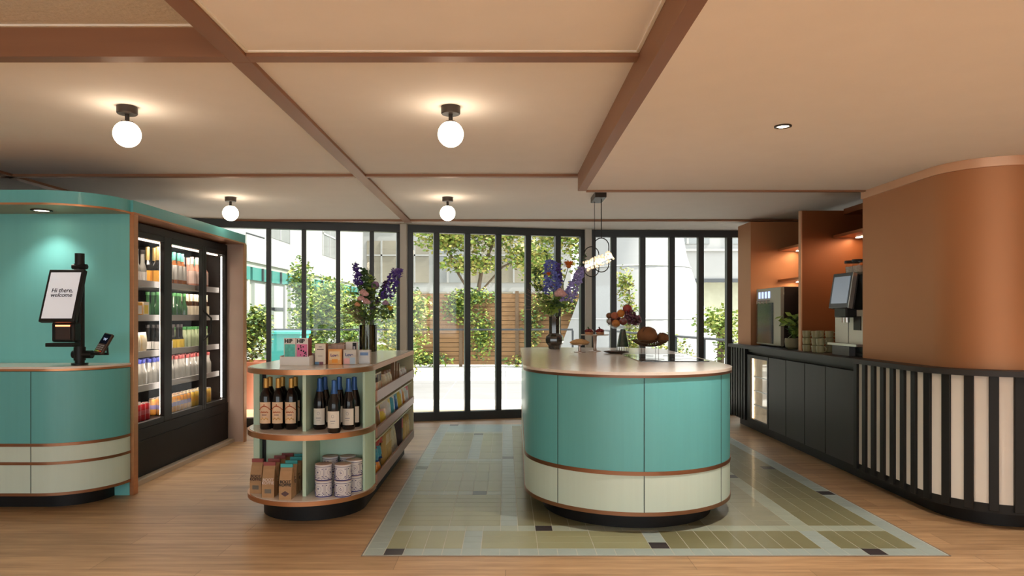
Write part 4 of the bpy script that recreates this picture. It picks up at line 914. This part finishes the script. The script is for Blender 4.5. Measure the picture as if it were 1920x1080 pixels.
MB().lathe([(.055,0),(.10,.010),(.108,.016),(.105,.018),(.06,.007),(.0001,.006)], 30).build('dish', mat('dark_ceramic', (.06,.035,.025), .35), dp)
mb = MB()
for k in range(40): q = k*2.4; rr = .075*math.sqrt(k/40); mb.ball((rr*math.cos(q), rr*math.sin(q), .013), (.012,.010,.008), 6, 4)
mb.build('chocolate_crumbs', mat('dark_chocolate', (.05,.02,.012), .5, var=.4), dp)
brb = thing('bread_bowl', 'dark wire bowl on thin legs holding bread loaves', 'bowl', (1.235, 5.93, ZI)); mb = MB()
for k in range(4): a = R(45+90*k); mb.tube([(.085*math.cos(a), .085*math.sin(a), 0), (.085*math.cos(a), .085*math.sin(a), .075)], .002, 5)
for k in range(40):
    a = 2*math.pi*k/40; mb.tube([(.02*math.cos(a), .02*math.sin(a), .062), (.09*math.cos(a+.25), .09*math.sin(a+.25), .072), (.158*math.cos(a+.5), .158*math.sin(a+.5), .116)], .002, 4)
    mb.tube([(.02*math.cos(a), .02*math.sin(a), .062), (.09*math.cos(a-.25), .09*math.sin(a-.25), .072), (.158*math.cos(a-.5), .158*math.sin(a-.5), .116)], .002, 4)
for r_, z in ((.158,.116),(.125,.093),(.09,.073),(.05,.065)): mb.tube([(r_*math.cos(q), r_*math.sin(q), z) for q in [2*math.pi*i/32 for i in range(32)]], .003, 5, closed=True)
mb.build('wire_mesh', mat('dark_rattan', (.10,.055,.03), .6), brb)
M_bread = mat('brown_crust', (.21,.085,.028), .75, var=.45, scale=(18,18,18), bump=.4)
def loaf(x, y, z, r, label, rz):
    t = thing('bread_loaf', label, 'bread', (1.235+x, 5.93+y, ZI+z), rz)
    MB().ball((0,0,0), r, 20, 12, bump=.012).build('crust', M_bread, t)
    mb = MB()
    for dx in (-.25,.25): mb.tube([(r[0]*dx+.01*math.sin(q*3), r[1]*.98*math.cos(q), r[2]*.99*math.sin(q)) for q in [R(a) for a in range(30,151,12)]], .003, 5)
    mb.build('scored_cut', mat('dark_cut', (.09,.035,.015), .8), t); return t
loaf(-.03, -.02, .155, (.088,.085,.075), 'big round brown loaf in the wire bowl', R(-60)); loaf(.107, .0, .132, (.048,.062,.046), 'smaller brown loaf at the right of the wire bowl', R(20)); loaf(.045,.10,.13,(.05,.045,.042), 'small loaf half hidden behind the big loaf', 0)

# pendant
pn = thing('pendant_lamp', 'pendant lamp with black looped rings and a glowing crystal bar above the island', 'pendant lamp', (.83, 6.2, 1.742))
MB().box(-.05,.05,-.16,.16,.545,.595).build('canopy', M_dkmetal, pn, bevel=.003)
MB().tube([(.018,-.06,.55),(.018,-.06,.20)], .0045, 6).build('cable', M_ink, pn); MB().tube([(-.025,.08,.55),(-.028,.04,.10)], .0025, 6).build('cable', M_ink, pn)
def loop(w_, h_, cx, cy, cz, rot):
    pts = []; r_ = w_/2
    for k in range(13): q = math.pi*k/12; pts.append((r_*math.cos(q), 0, h_/2-r_+r_*math.sin(q)))
    for k in range(13): q = math.pi+math.pi*k/12; pts.append((r_*math.cos(q), 0, -h_/2+r_+r_*math.sin(q)))
    return MB().tube(pts, .0045, 8, closed=True).build('ring', M_ink, pn, (cx,cy,cz), rot)
loop(.135,.30,.018,-.06,.05,(0,0,R(8))); loop(.135,.27,-.055,.05,.0,(0,0,R(8)))
mb = MB(); g_ = np.random.default_rng(4)
ax = Vector((.145,-.12,.055)); 
for k in range(110):
    t_ = g_.uniform(-1,1); a = g_.uniform(0,6.28); rr = .033+.012*g_.random(); sd = ax.normalized(); u_ = sd.cross(Vector((0,0,1))).normalized(); v_ = sd.cross(u_)
    P = sd*t_*.135+u_*rr*math.cos(a)+v_*rr*math.sin(a); mb.ball(tuple(P), .011*g_.uniform(.6,1.2), 6, 4)
mb.build('crystals', mat('lit_crystal', (.95,.82,.66), .2, emit=.35, var=.3, scale=(40,40,40), ecol=(1,.75,.48)), pn, smooth=10)
MB().tube([tuple(-ax.normalized()*.14), tuple(ax.normalized()*.14)], .016, 12).build('lamp_tube', mat('warm_lamp_tube', (1,.9,.75), .4, emit=3, var=0, ecol=(1,.75,.48)), pn)
# ================================================================== RIGHT COFFEE COUNTER AND COPPER WALL
def rpath(o, ya, x1=4.55):     # outline of the bar front: o = outward offset of a line with corner centre (3.08, 4.45)
    r = .45+o
    return [(3.08-r, ya)]+arc(3.08, 4.45, r, 180, 270, 26)+[(x1, 4.45-r)]
rc = thing('bar_counter', 'long charcoal bar counter with a curved slatted front in black and cream', 'counter', (0,0,0))
MB().prism(rpath(.03, 8.1)+[(4.55, 8.1)], .898, .932).build('worktop', M_char, rc, smooth=20)
MB().prism(rpath(-.008, 5.2)+[(4.55, 5.2)], .10, .898).build('cream_backing', M_slatback, rc, smooth=20)
MB().prism(rpath(-.11, 8.1)+[(4.55, 8.1)], 0, .11).build('plinth', M_black, rc, smooth=20)
MB().box(2.80, 4.5, 5.2, 8.1, .11, .898).build('carcass', M_black, rc)
MB().prism([(2.635,5.2),(2.635,4.45)]+arc(3.08,4.45,.445,180,270,24)+[(4.55,4.005),(4.55,4.2),(2.75,5.2)], .095, .15).build('bottom_rail', M_slat, rc, smooth=20)
# slats on the curved front
L0 = .75; AL = math.pi/2*.45; pos = []
s_ = -.0
while s_ < L0+AL+1.4:
    if s_ < L0: pos.append((2.63, 5.2-s_, 180))
    elif s_ < L0+AL: a = 180+90*(s_-L0)/AL; pos.append((3.08+.45*math.cos(R(a)), 4.45+.45*math.sin(R(a)), a))
    else: pos.append((3.08+s_-L0-AL, 4.0, 270))
    s_ += .1225
for x, y, a in pos:
    MB().box(-.03, .010, -.0245, .0245, .11, .898).build('slat', M_slat, rc, (x, y, 0), (0,0,R(a)), bevel=.003)
# end slats
for k in range(6): MB().box(2.63, 2.70, 7.62+.085*k, 7.67+.085*k, .11, .898).build('slat', M_slat, rc)
MB().box(2.68, 2.80, 7.60, 8.1, .11, .898).build('slat_backing', M_slat, rc)
MB().box(2.66, 2.80, 5.2, 7.60, .862, .898).box(2.70, 2.80, 5.2, 7.60, .835, .862).build('grip_rail', M_char, rc)
for y0, y1 in ((5.24,5.73),(5.74,6.13),(6.14,6.54),(6.55,6.98)):
    MB().box(2.645, 2.80, y0, y1, .115, .835).build('cabinet_door', M_char, rc, bevel=.003)
wc = thing('wine_cooler', 'small lit wine cooler with glass door built into the bar counter', 'wine cooler', (0,0,0))
f = MB(); f.box(2.645,2.68,6.99,7.60,.80,.835).box(2.645,2.68,6.99,7.60,.115,.15).box(2.645,2.68,6.99,7.02,.15,.80).box(2.645,2.68,7.50,7.60,.15,.80); f.build('door_frame', M_black, wc)
MB().box(2.655,2.66,7.02,7.50,.15,.80).build('door_glass', M_glassc, wc)
MB().box(2.67,2.675,7.02,7.50,.15,.80).build('cooler_back', mat('warm_lit_interior', (.55,.42,.28), .5, emit=.25, var=.6, scale=(9,9,9)), wc)
MB().box(2.661,2.668,7.455,7.485,.155,.795).build('light_strip', mat('warm_strip', (1,.8,.5), .5, emit=3.5, var=0, ecol=(1,.70,.38)), wc)
for z in (.30,.45,.60): MB().box(2.660,2.669,7.03,7.45,z,z+.012).build('shelf', M_steel, wc)
# copper wall block
cwall = tag(MB().prism(rpath(-.105, 5.31)+[(4.55, 5.31)], .932, HS-.0005).build('copper_wall', M_cwall, smooth=20), 'tall curved copper-clad wall block rising from the bar to the ceiling', 'copper wall')
cwall['kind'] = 'structure'
tr_ = MB(); tr_.strip(rpath(-.090, 5.31), 2.146, HS-.001, .016); struct(tr_.build('trim_11', mat('bright_copper_trim', (.80,.50,.33), .35, metal=.6), smooth=20))
ni = thing('bar_niche', 'orange copper-lined niche unit with partition and small shelves behind the bar', 'shelf unit', (0,0,0))
MB().box(3.30, 3.34, 5.31, 8.0, .932, 2.27).build('back_panel', M_cpanel, ni)
MB().box(2.735, 3.30, 6.40, 6.44, .932, 2.225).build('partition', M_cpanel, ni)
MB().box(2.722, 2.735, 6.395, 6.445, .932, 2.225).build('partition_edge', mat('pale_copper_edge', (.62,.34,.20), .4, metal=.4), ni)
MB().box(2.722, 3.34, 7.70, 8.12, .932, 2.30).build('end_column', M_cwall, ni)
MB().box(3.12, 3.30, 5.31, 6.40, 2.19, 2.24).build('niche_top', M_cpanel, ni)
for y0, y1, zs in ((6.45, 7.69, (1.63, 1.97)), (5.32, 6.39, (1.97,))):
    for z in zs:
        s2 = MB().box(3.02, 3.30, y0, y1, z, z+.025).build('shelf', M_copper, ni)
        MB().box(3.20, 3.23, y0+.05, y1-.05, z-.006, z-.001).build('light_strip', M_led, ni)
        al = bpy.data.lights.new('shelf_lamp', 'AREA'); al.shape = 'RECTANGLE'; al.size = y1-y0-.1; al.size_y = .03; al.energy = 2.4; al.color = (1,.72,.45)
        lo = bpy.data.objects.new('shelf_lamp', al); C.objects.link(lo); lo.parent = ni; lo.location = (3.21, (y0+y1)/2, z-.008); lo.rotation_euler = (0,0,R(90))
def wglass(x, y, z, label, first=[None]):
    if first[0] is None:
        t = thing('wine_glass', label, 'glass', (x,y,z), 0, 'glasses on the niche shelf')
        MB().lathe([(.032,0),(.032,.002),(.004,.006),(.004,.07),(.02,.085),(.032,.115),(.028,.165),(.0265,.165),(.030,.115),(.018,.088),(.0001,.082)], 16).build('glass_body', M_glassc, t); first[0] = t
    else: dup(first[0], (x,y,z), label=label)
for i in range(4):
    for j in range(2): wglass(3.09+.10*j, 6.62+.16*i, 1.656, f"stemmed glass on the lit niche shelf, {('front','back')[j]} row, {ORD[i]} from the partition")
# tap machine
tm = thing('water_tap_machine', 'steel drinks dispenser with dark glass front and four blue buttons', 'drinks machine', (0,0,0))
MB().box(2.80,3.2,6.99,7.62,.935,1.55).build('housing', mat('dark_housing', (.04,.025,.02), .4), tm, bevel=.004)
MB().box(2.765,2.80,6.97,7.64,.95,1.545).build('front_panel', mat('warm_steel', (.42,.39,.32), .4, metal=.4), tm, bevel=.003)
MB().box(2.760,2.765,7.16,7.62,.965,1.39).build('glass_window', mat('dark_reflective_glass', (.015,.02,.03), .08, coat=.5), tm)
for k in range(4):
    MB().box(2.760,2.765,7.25+.09*k,7.295+.09*k,1.44,1.51).build('button', mat('lit_blue_button', (.35,.45,.75), .4, emit=.8, ecol=(.4,.5,.9)), tm)
    MB().tube([(2.765,7.27+.09*k,1.415),(2.735,7.27+.09*k,1.415),(2.735,7.27+.09*k,1.385)], .007, 6).build('tap', M_brass, tm)
nb = tag(MB().box(3.02,3.25,6.50,6.93,.935,1.58).build('black_appliance', M_plastic, bevel=.006), 'plain black appliance standing behind the potted plant in the niche', 'appliance')
pp_ = thing('potted_plant', 'small leafy green plant in an olive pot on the bar counter', 'potted plant', (2.79, 6.72, .9325))
MB().lathe([(.055,0),(.075,.02),(.082,.07),(.078,.105),(.070,.105),(.066,.09),(.0001,.088)], 24).build('pot', mat('olive_clay', (.24,.22,.13), .7), pp_)
mb = MB(); g_ = np.random.default_rng(12)
for k in range(16):
    a = g_.uniform(0,6.28); r_ = g_.uniform(.05,.15); h_ = g_.uniform(.12,.24); tip = Vector((r_*math.cos(a), r_*math.sin(a), .09+h_)); mb.tube([(0,0,.08), tuple(tip*.5+Vector((0,0,.06))), tuple(tip)], .0022, 4, 2)
    leaves(mb, [Vector((0,0,.08)).lerp(tip, t) for t in (.35,.5,.6,.7,.8,.9,1,1)], .075, None, seed=k, nm=2)
mb.build('foliage', [M_leafd, M_leafl, M_stem], pp_)
# cups
M_cup = mat('olive_stoneware', (.30,.28,.15), .45, coat=.2)
def cup():
    t = thing('coffee_cup', 'x', 'cup', (0,0,-50))
    MB().lathe([(.024,0),(.031,.006),(.034,.035),(.0345,.062),(.032,.062),(.031,.036),(.026,.010),(.0001,.008)], 22).build('cup_body', M_cup, t)
    MB().tube([(.032,0,.05),(.05,0,.048),(.055,0,.034),(.048,0,.018),(.032,0,.014)], .0042, 7).build('handle', M_cup, t)
    return t
cp = cup(); first = True
lev = ['bottom', 'middle', 'top']
for (x, y, nm, n) in ((2.70,6.22,'leftmost stack by the partition',3), (2.71,6.06,'front stack beside the leftmost one',3), (2.715,5.98,'stack nearest the coffee machine',2), (2.81,6.20,'second stack behind the leftmost one',3), (2.83,6.06,'back stack against the coffee machine',3)):
    for k in range(n):
        o = cp if first else dup(cp, (0,0,0)); first = False; o.location = (x, y, .9325+k*.0635); o.rotation_euler.z = R(rnd.uniform(-70,-10)); o['label'] = f'olive cup, {lev[k]} of the {nm}'; o['group'] = 'stacked olive coffee cups'
# coffee machine
cm = thing('coffee_machine', 'steel coffee machine with tilted touch screen and bean hoppers on the bar', 'coffee machine', (0,0,0))
MB().box(2.80,3.22,5.38,5.86,.955,1.58).build('body', M_plastic, cm, bevel=.006)
MB().box(2.785,2.80,5.64,5.86,1.03,1.50).box(2.785,2.80,5.38,5.625,1.03,1.30).build('steel_front', M_steelw, cm, bevel=.002)
MB().box(2.72,2.80,5.38,5.86,1.012,1.03).build('drip_tray', M_steel, cm); MB().box(2.75,2.80,5.55,5.84,.9325,1.012).build('tray_box', mat('grey_plastic', (.12,.12,.13), .4), cm)
MB().box(2.80,3.2,5.40,5.84,.9325,.955).build('feet', M_plastic, cm)
MB().box(2.779,2.786,5.43,5.54,1.14,1.25).build('side_opening', M_plastic, cm)
sp = bpy.data.objects.new('touch_screen', None); C.objects.link(sp); sp.parent = cm; sp.location = (2.685, 5.77, 1.315); sp.rotation_euler = (0, R(9), R(6))
MB().box(-.0, .05, -.28, 0, 0, .29).build('screen_housing', mat('screen_grey', (.07,.08,.09), .35), sp, bevel=.006); MB().box(-.003, .001, -.25, -.03, .04, .26).build('display', mat('grey_blue_display', (.30,.37,.45), .2, emit=.15), sp, smooth=0)
MB().box(-.004,.03,-.286,-.278,.0,.29).build('chrome_edge', M_steel, sp)
MB().box(2.70,2.80,5.50,5.70,1.24,1.32).build('spout_block', M_plastic, cm, bevel=.01); MB().cyl((2.73,5.60,1.20), .022, .05, 12).cyl((2.73,5.55,1.20), .022, .05, 12).build('spout', M_steel, cm)
for y in (5.50, 5.62):
    h_ = MB().lathe([(.02,1.58),(.05,1.60),(.055,1.68)], 18, (2.81,y,0)).build('bean_hopper', M_glassc, cm); MB().lathe([(.058,1.68),(.058,1.70),(.0001,1.702)], 18, (2.81,y,0)).build('hopper_lid', M_plastic, cm)
    MB().lathe([(.018,1.585),(.045,1.60),(.05,1.65),(.0001,1.655)], 16, (2.81,y,0)).build('hopper_beans', mat('pale_beans', (.55,.50,.45), .6, var=.5, scale=(80,80,80)), cm)
MB().box(2.95,3.05,5.66,5.80,1.58,1.66).build('cup_warmer', M_plastic, cm)

# ================================================================== OUTSIDE
M_pave = mat('pale_paving', (.62,.60,.56), .85, var=.08, scale=(3,3,3)); M_grass = mat('lawn_grass', (.16,.25,.04), .9, var=.4, scale=(30,30,30))
struct(MB().box(-25, 25, 9.3, 60, -.2, -.06).build('terrace_ground', M_pave, smooth=0))
struct(MB().box(-12, 14, 10.9, 14.1, -.0605, -.058).build('terrace_shade_band', mat('shade_band_grey', (.15,.145,.145), .85, var=.1, scale=(3,3,3)), smooth=0))  # grey strip laid on the paving in place of a cast shadow
jb = MB()
for k in range(12): jb.box(-12, 14, 9.9+k*.9, 9.912+k*.9, -.06, -.057)
for k in range(26): jb.box(-12+k, -11.988+k, 9.3, 20, -.06, -.057)
struct(jb.build('terrace_joints', mat('paving_joint', (.30,.29,.27), .9), smooth=0))
struct(MB().box(-9, 9, 9.3, 9.8, -.06, -.02).build('terrace_step', mat('grey_stone_step', (.40,.38,.35), .9), smooth=0))
lw = MB().box(-6.8, -2.7, 17.5, 30, -.06, .02, 0); g_ = np.random.default_rng(33)
leaves(lw, [(g_.uniform(-6.7,-2.7), g_.uniform(17.5,22), .02) for _ in range(1500)], .18, 0, seed=3, flat=.1)
tag(lw.build('lawn', M_grass, smooth=0), 'bright green lawn strip outside behind the flower vase', 'grass', kind='stuff')
M_fw = mat('brown_fence_wood', (.19,.10,.04), .8, var=.35, scale=(2,2,12))
fe = thing('wooden_fence', 'brown horizontal plank fence overgrown with ivy beyond the middle doors', 'fence', (0, 17.9, 0))
MB().box(-2.6, 3.2, .032, .05, 0, 1.84).build('added_backing_board', mat('dark_backing', (.10,.06,.03), .9), fe)  # dark backing added so no light shows between the planks
for k in range(16):
    MB().box(-2.6, 3.2, 0, .03, .0+k*.115, .103+k*.115).build('plank', M_fw, fe, smooth=0)
for x in (-2.6,-1.2,.25,1.7,3.1): MB().box(x, x+.09, -.04, .0, -.05, 1.9).build('post', mat('dark_post', (.10,.06,.03), .8), fe)
M_l1 = mat('yellow_green_leaf', (.24,.28,.04), .6, var=.3); M_l2 = mat('fresh_green_leaf', (.13,.21,.03), .6, var=.3); M_l3 = mat('deep_green_leaf', (.04,.09,.02), .6, var=.3); M_l4 = mat('golden_leaf', (.30,.26,.06), .6, var=.3)
M_bark = mat('tree_bark', (.10,.07,.045), .9, var=.4, scale=(8,8,3), bump=.4)
def plant(name, label, cat, loc, blobs, n, size, mats, trunk=None, seed=1, shell=.5, group=None):
    t = thing(name, label, cat, loc, 0, group); mb = MB(); leaves(mb, blob_pts(blobs, n, seed, shell), size, None, seed=seed, nm=len(mats)); mb.build('foliage', mats, t, smooth=0)
    if trunk: 
        tb_ = MB()
        for pts, r_ in trunk: tb_.tube(pts, r_, 8)
        tb_.build('trunk', M_bark, t)
    return t
plant('ivy', 'ivy climbing over the left half of the wooden fence', 'ivy', (-.9, 17.75, 0), [(-.3,0,1.5,.5,.12,.5),(.3,0,.8,.45,.12,.8),(-1.1,0,.15,.7,.15,.2),(.1,0,1.75,.7,.15,.25)], 2860, 0.093, [M_l2, M_l3, M_l1], seed=41, shell=.2)
plant('ivy', 'ivy hanging on the right half of the wooden fence behind the bouquet', 'ivy', (1.1, 17.75, 0), [(-.4,0,1.1,.3,.12,.8),(.3,0,1.6,.9,.14,.35),(.9,0,.9,.35,.12,.8),(-.3,0,.1,.9,.15,.2)], 2860, 0.093, [M_l2, M_l4, M_l3], seed=42, shell=.2)
plant('garden_tree', 'tall yellow-green tree behind the fence left of centre', 'tree', (-1.1, 23.2, 0), [(-.9,0,3.9,1.2,.9,.6),(.8,0,4.1,1.5,.9,.9),(0,0,3.0,1.3,.8,.35),(.2,0,4.8,2.4,1,.6),(1.9,0,3.2,.8,.8,.5)], 9240, 0.161, [M_l1, M_l2, M_l4], [([(0,0,0),(.1,0,1.6),(.3,0,2.8),(.9,0,4.2)], [.10,.08,.06,.03]), ([(.1,0,1.7),(-.5,0,2.7),(-1,0,4)], .04), ([(.2,0,2.0),(1.0,0,2.9),(1.8,0,3.3)], .035)], 43, .1)
plant('garden_tree', 'fine-leaved yellow-green tree behind the fence right of centre', 'tree', (1.7, 20.5, 0), [(0,0,3.9,1.4,.9,1.0),(-.6,0,2.6,.7,.6,.6),(.9,0,3.2,.8,.7,1.1),(.7,0,2.1,.5,.5,.6)], 8360, 0.136, [M_l1, M_l4, M_l2], [([(0,0,0),(0,0,1.8),(-.2,0,3.2),(-.1,0,4.2)], [.09,.07,.05,.03]), ([(0,0,1.8),(.6,0,2.8),(.9,0,3.6)], .035)], 44, .1)
plant('garden_bush', 'pale green bush outside behind the left column and gondola end', 'bush', (-1.82, 12.7, 0), [(0,0,.9,.45,.4,.55),(-.2,0,.4,.45,.4,.45),(.2,0,1.4,.3,.3,.3)], 3300, 0.081, [M_l2, M_l1, M_l4], seed=45, shell=.3)
plant('garden_bush', 'broad low bush at the foot of the plank fence, left end', 'bush', (-2.6, 16.8, 0), [(0,0,.7,.5,.4,.7),(.3,0,1.5,.35,.3,.5)], 2640, 0.087, [M_l2, M_l3, M_l4], seed=46, shell=.3)
plant('garden_bush', 'feathery green shrub in front of the teal-windowed building', 'bush', (-4.3, 15.2, 0), [(0,0,.9,.5,.5,.95),(.5,0,1.5,.4,.4,.7),(-.2,0,2.0,.3,.3,.6),(.9,0,.8,.4,.4,.7)], 5720, 0.093, [M_l2, M_l1, M_l3], seed=47, shell=.3)
plant('garden_bush', 'dark green shrub along the left building, further back', 'bush', (-5.6, 20.5, 0), [(0,0,.8,.7,.6,.85),(0,0,1.6,.7,.6,.9),(1.0,0,1.3,.7,.6,1.0),(2.2,0,1.4,.8,.6,.8)], 5720, 0.118, [M_l2, M_l3, M_l1], seed=48, shell=.3)
plant('garden_bush', 'slim shrub growing up against the pale curved tower', 'bush', (2.38, 13.35, 0), [(0,0,1.3,.18,.15,.7),(-.1,0,1.9,.22,.15,.35),(.1,0,.7,.2,.2,.6)], 1540, 0.074, [M_l1, M_l2, M_l4], [([(0,0,0),(0,0,2)], .015)], 49, .2)
plant('garden_bush', 'low planting with golden leaves outside behind the bread bowl', 'bush', (3.0, 12.6, 0), [(0,0,.5,.45,.3,.45)], 1320, 0.068, [M_l4, M_l2], seed=50, shell=.2)
plant('garden_tree', 'small tree with bare brown trunk at the right end of the terrace', 'tree', (3.62, 11.7, 0), [(0,0,1.15,.45,.4,.3),(0,0,.2,.5,.4,.3),(.1,0,.75,.22,.2,.3)], 2420, 0.081, [M_l2, M_l1], [([(0,0,0),(.02,0,1.1)], .06)], 51, .2)
pl = thing('planter_bush', 'leafy bush in a terracotta planter outside beside the fridge end', 'potted plant', (-3.55, 9.6, -.02))
mb = MB(); leaves(mb, blob_pts([(0,0,1.0,.32,.3,.35),(.12,0,1.2,.2,.2,.25),(-.2,0,.85,.25,.2,.2)], 2400, 52, .3), .07, None, seed=52, nm=3); mb.build('foliage', [M_l2, M_l1, M_l3], pl, smooth=0)
MB().lathe([(.20,0),(.27,.62),(.29,.65),(.26,.65),(.25,.60),(.0001,.58)], 24).build('pot', mat('terracotta', (.42,.17,.11), .8), pl)
# railing
rl = thing('terrace_railing', 'thin dark metal railing crossing the garden behind the doors', 'railing', (0,0,0))
MB().box(-5.6,1.3,13.4,13.44,.975,1.01).build('handrail', M_frame, rl)
for x in (-5.6,-2.8,1.28): MB().box(x,x+.035,13.4,13.435,-.06,.975).build('post', M_frame, rl)
rl2 = thing('terrace_railing', 'dark railing running diagonally in front of the pale tower', 'railing', (0,0,0))
a_, b_ = Vector((1.9,13.2,.98)), Vector((3.25,9.9,.90)); MB().tube([tuple(a_), tuple(b_)], .02, 6).build('handrail', M_frame, rl2)
for t_ in (.05,.35,.62,.82,.99): p = a_.lerp(b_, t_); MB().box(p.x-.018,p.x+.018,p.y-.018,p.y+.018,-.06,p.z).build('post', M_frame, rl2)
# buildings
M_fac = mat('white_render', (.27,.27,.265), .9, var=.04); M_wgl = mat('beige_window', (.20,.18,.14), .25, var=.5, scale=(.6,.6,.4)); M_wgr = mat('grey_window', (.17,.18,.18), .2, var=.4, scale=(.7,.7,.5)); M_tg = mat('teal_glass_panel', (.035,.16,.14), .3, var=.15)
b1_ = thing('garden_building', 'long white building on the left with a band of teal windows', 'building', (-7.0, 0, 0))
MB().box(-6,0,11,34,2.75,9).build('upper_wall', M_fac, b1_, smooth=0)
MB().box(-6,-.12,11,34,-.06,2.3).box(-6,-.05,11,34,2.62,2.75).build('lower_wall', mat('pale_glazed_wall', (.26,.28,.24), .4, var=.3, scale=(1,1,.6)), b1_, smooth=0)
for k in range(14):
    y = 11.2+k*1.62
    MB().box(-.10,-.04,y,y+1.45,2.26,2.62).build('window', M_tg, b1_, smooth=0); MB().box(-.06,.02,y+.70,y+.76,2.26,2.62).build('window_bar', M_frame, b1_, smooth=0)
    MB().box(-.13,-.02,y+.1,y+.95,.2,2.18).build('door_glass', mat('curtained_glass', (.30,.32,.30), .3, var=.35, scale=(2,2,.5)), b1_, smooth=0)
    MB().box(-.10,.04,y+1.0,y+1.10,-.06,2.2).build('door_jamb', M_fac, b1_, smooth=0); MB().box(-.12,.0,y+.1,y+.95,1.42,1.52).build('transom', M_frame, b1_, smooth=0)
for y in (14.5, 20.5, 26.5):
    w_ = MB().box(-.03,.01,y,y+2.0,3.6,5.4).build('window', M_wgr, b1_, smooth=0)
    fr_ = MB()
    for q in (0, .97, 1.94): fr_.box(.01,.03,y+q,y+q+.06,3.6,5.4)
    fr_.box(.01,.03,y,y+2.0,4.4,4.46); fr_.build('window_frame', M_fac, b1_, smooth=0)
for y in (13.3, 18.7): MB().tube([(0,y,3.5),(.5,y,3.35)], .025, 6).build('wall_bracket', M_frame, b1_)
b2_ = thing('garden_building', 'white building with big beige windows closing the garden at the back', 'building', (0, 34, 0))
MB().box(-7,3.2,0,4,-.06,12).build('wall', M_fac, b2_, smooth=0)
for r_ in range(4):
    for k in range(6):
        x = -6.8+k*1.62; z = .4+r_*2.5
        w_ = MB().box(x,x+1.42,-.03,.02,z,z+2.05).build('window', M_wgl if (k+r_) % 3 else M_wgr, b2_, smooth=0)
        MB().box(x+.68,x+.76,-.07,-.03,z,z+2.05).box(x,x+1.42,-.07,-.03,z+1.3,z+1.38).build('window_frame', M_fac, w_, smooth=0)
b3_ = thing('garden_building', 'pale building with grey windows and balcony at the right', 'building', (0, 24, 0))
MB().box(3.2,16,0,4,2.55,12).build('wall', M_fac, b3_, smooth=0); MB().box(3.2,16,.6,4,-.06,2.55).build('recessed_wall', mat('beige_wall', (.34,.34,.26), .9, var=.15), b3_, smooth=0)  # recessed lower wall in plain beige
MB().box(3.2,16,-.08,.0,2.42,2.55).build('floor_edge', M_frame, b3_, smooth=0)
for x in (5.55, 7.6, 10): 
    w_ = MB().box(x,x+1.5,-.03,.02,3.75,5.3).build('window', M_wgr, b3_, smooth=0); MB().box(x+.7,x+.78,-.06,-.03,3.75,5.3).build('window_frame', M_fac, w_, smooth=0)
MB().box(3.2,16,-.10,.0,3.5,3.58).build('ledge', M_fac, b3_, smooth=0)
tw = thing('pale_tower', 'pale smooth tapering tower form outside the right-hand doors', 'tower', (2.92, 15.2, -.06))
MB().lathe([(1.95,0),(1.72,.6),(1.35,1.6),(1.02,2.6),(.92,3.2),(.90,4.5)], 40).build('shell', M_fac, tw, smooth=60)
for z, r_ in ((1.25,1.48),(2.35,1.115)): MB().tube([(r_*math.cos(q), r_*math.sin(q), z) for q in [2*math.pi*i/48 for i in range(48)]], .012, 4, closed=True).build('seam', mat('grey_seam', (.4,.4,.38), .8), tw)
bn = thing('garbage_bin', 'teal plastic bin standing outside behind the HIP chocolate display', 'bin', (-4.35, 13.9, -.06))
MB().add([(-.25,-.25,.05),(.25,-.25,.05),(.25,.25,.05),(-.25,.25,.05),(-.32,-.32,.95),(.32,-.32,.95),(.32,.32,.95),(-.32,.32,.95)], [(0,3,2,1),(4,5,6,7),(0,1,5,4),(1,2,6,5),(2,3,7,6),(3,0,4,7)]).build('bin_body', mat('teal_plastic', (.03,.30,.25), .5), bn)
MB().box(-.35,.35,-.36,.35,.95,1.02).build('lid', mat('teal_plastic_lid', (.05,.38,.32), .5), bn, bevel=.015); MB().tube([(-.3,.30,.08),(.3,.30,.08)], .08, 12).build('wheels', M_plastic, bn)
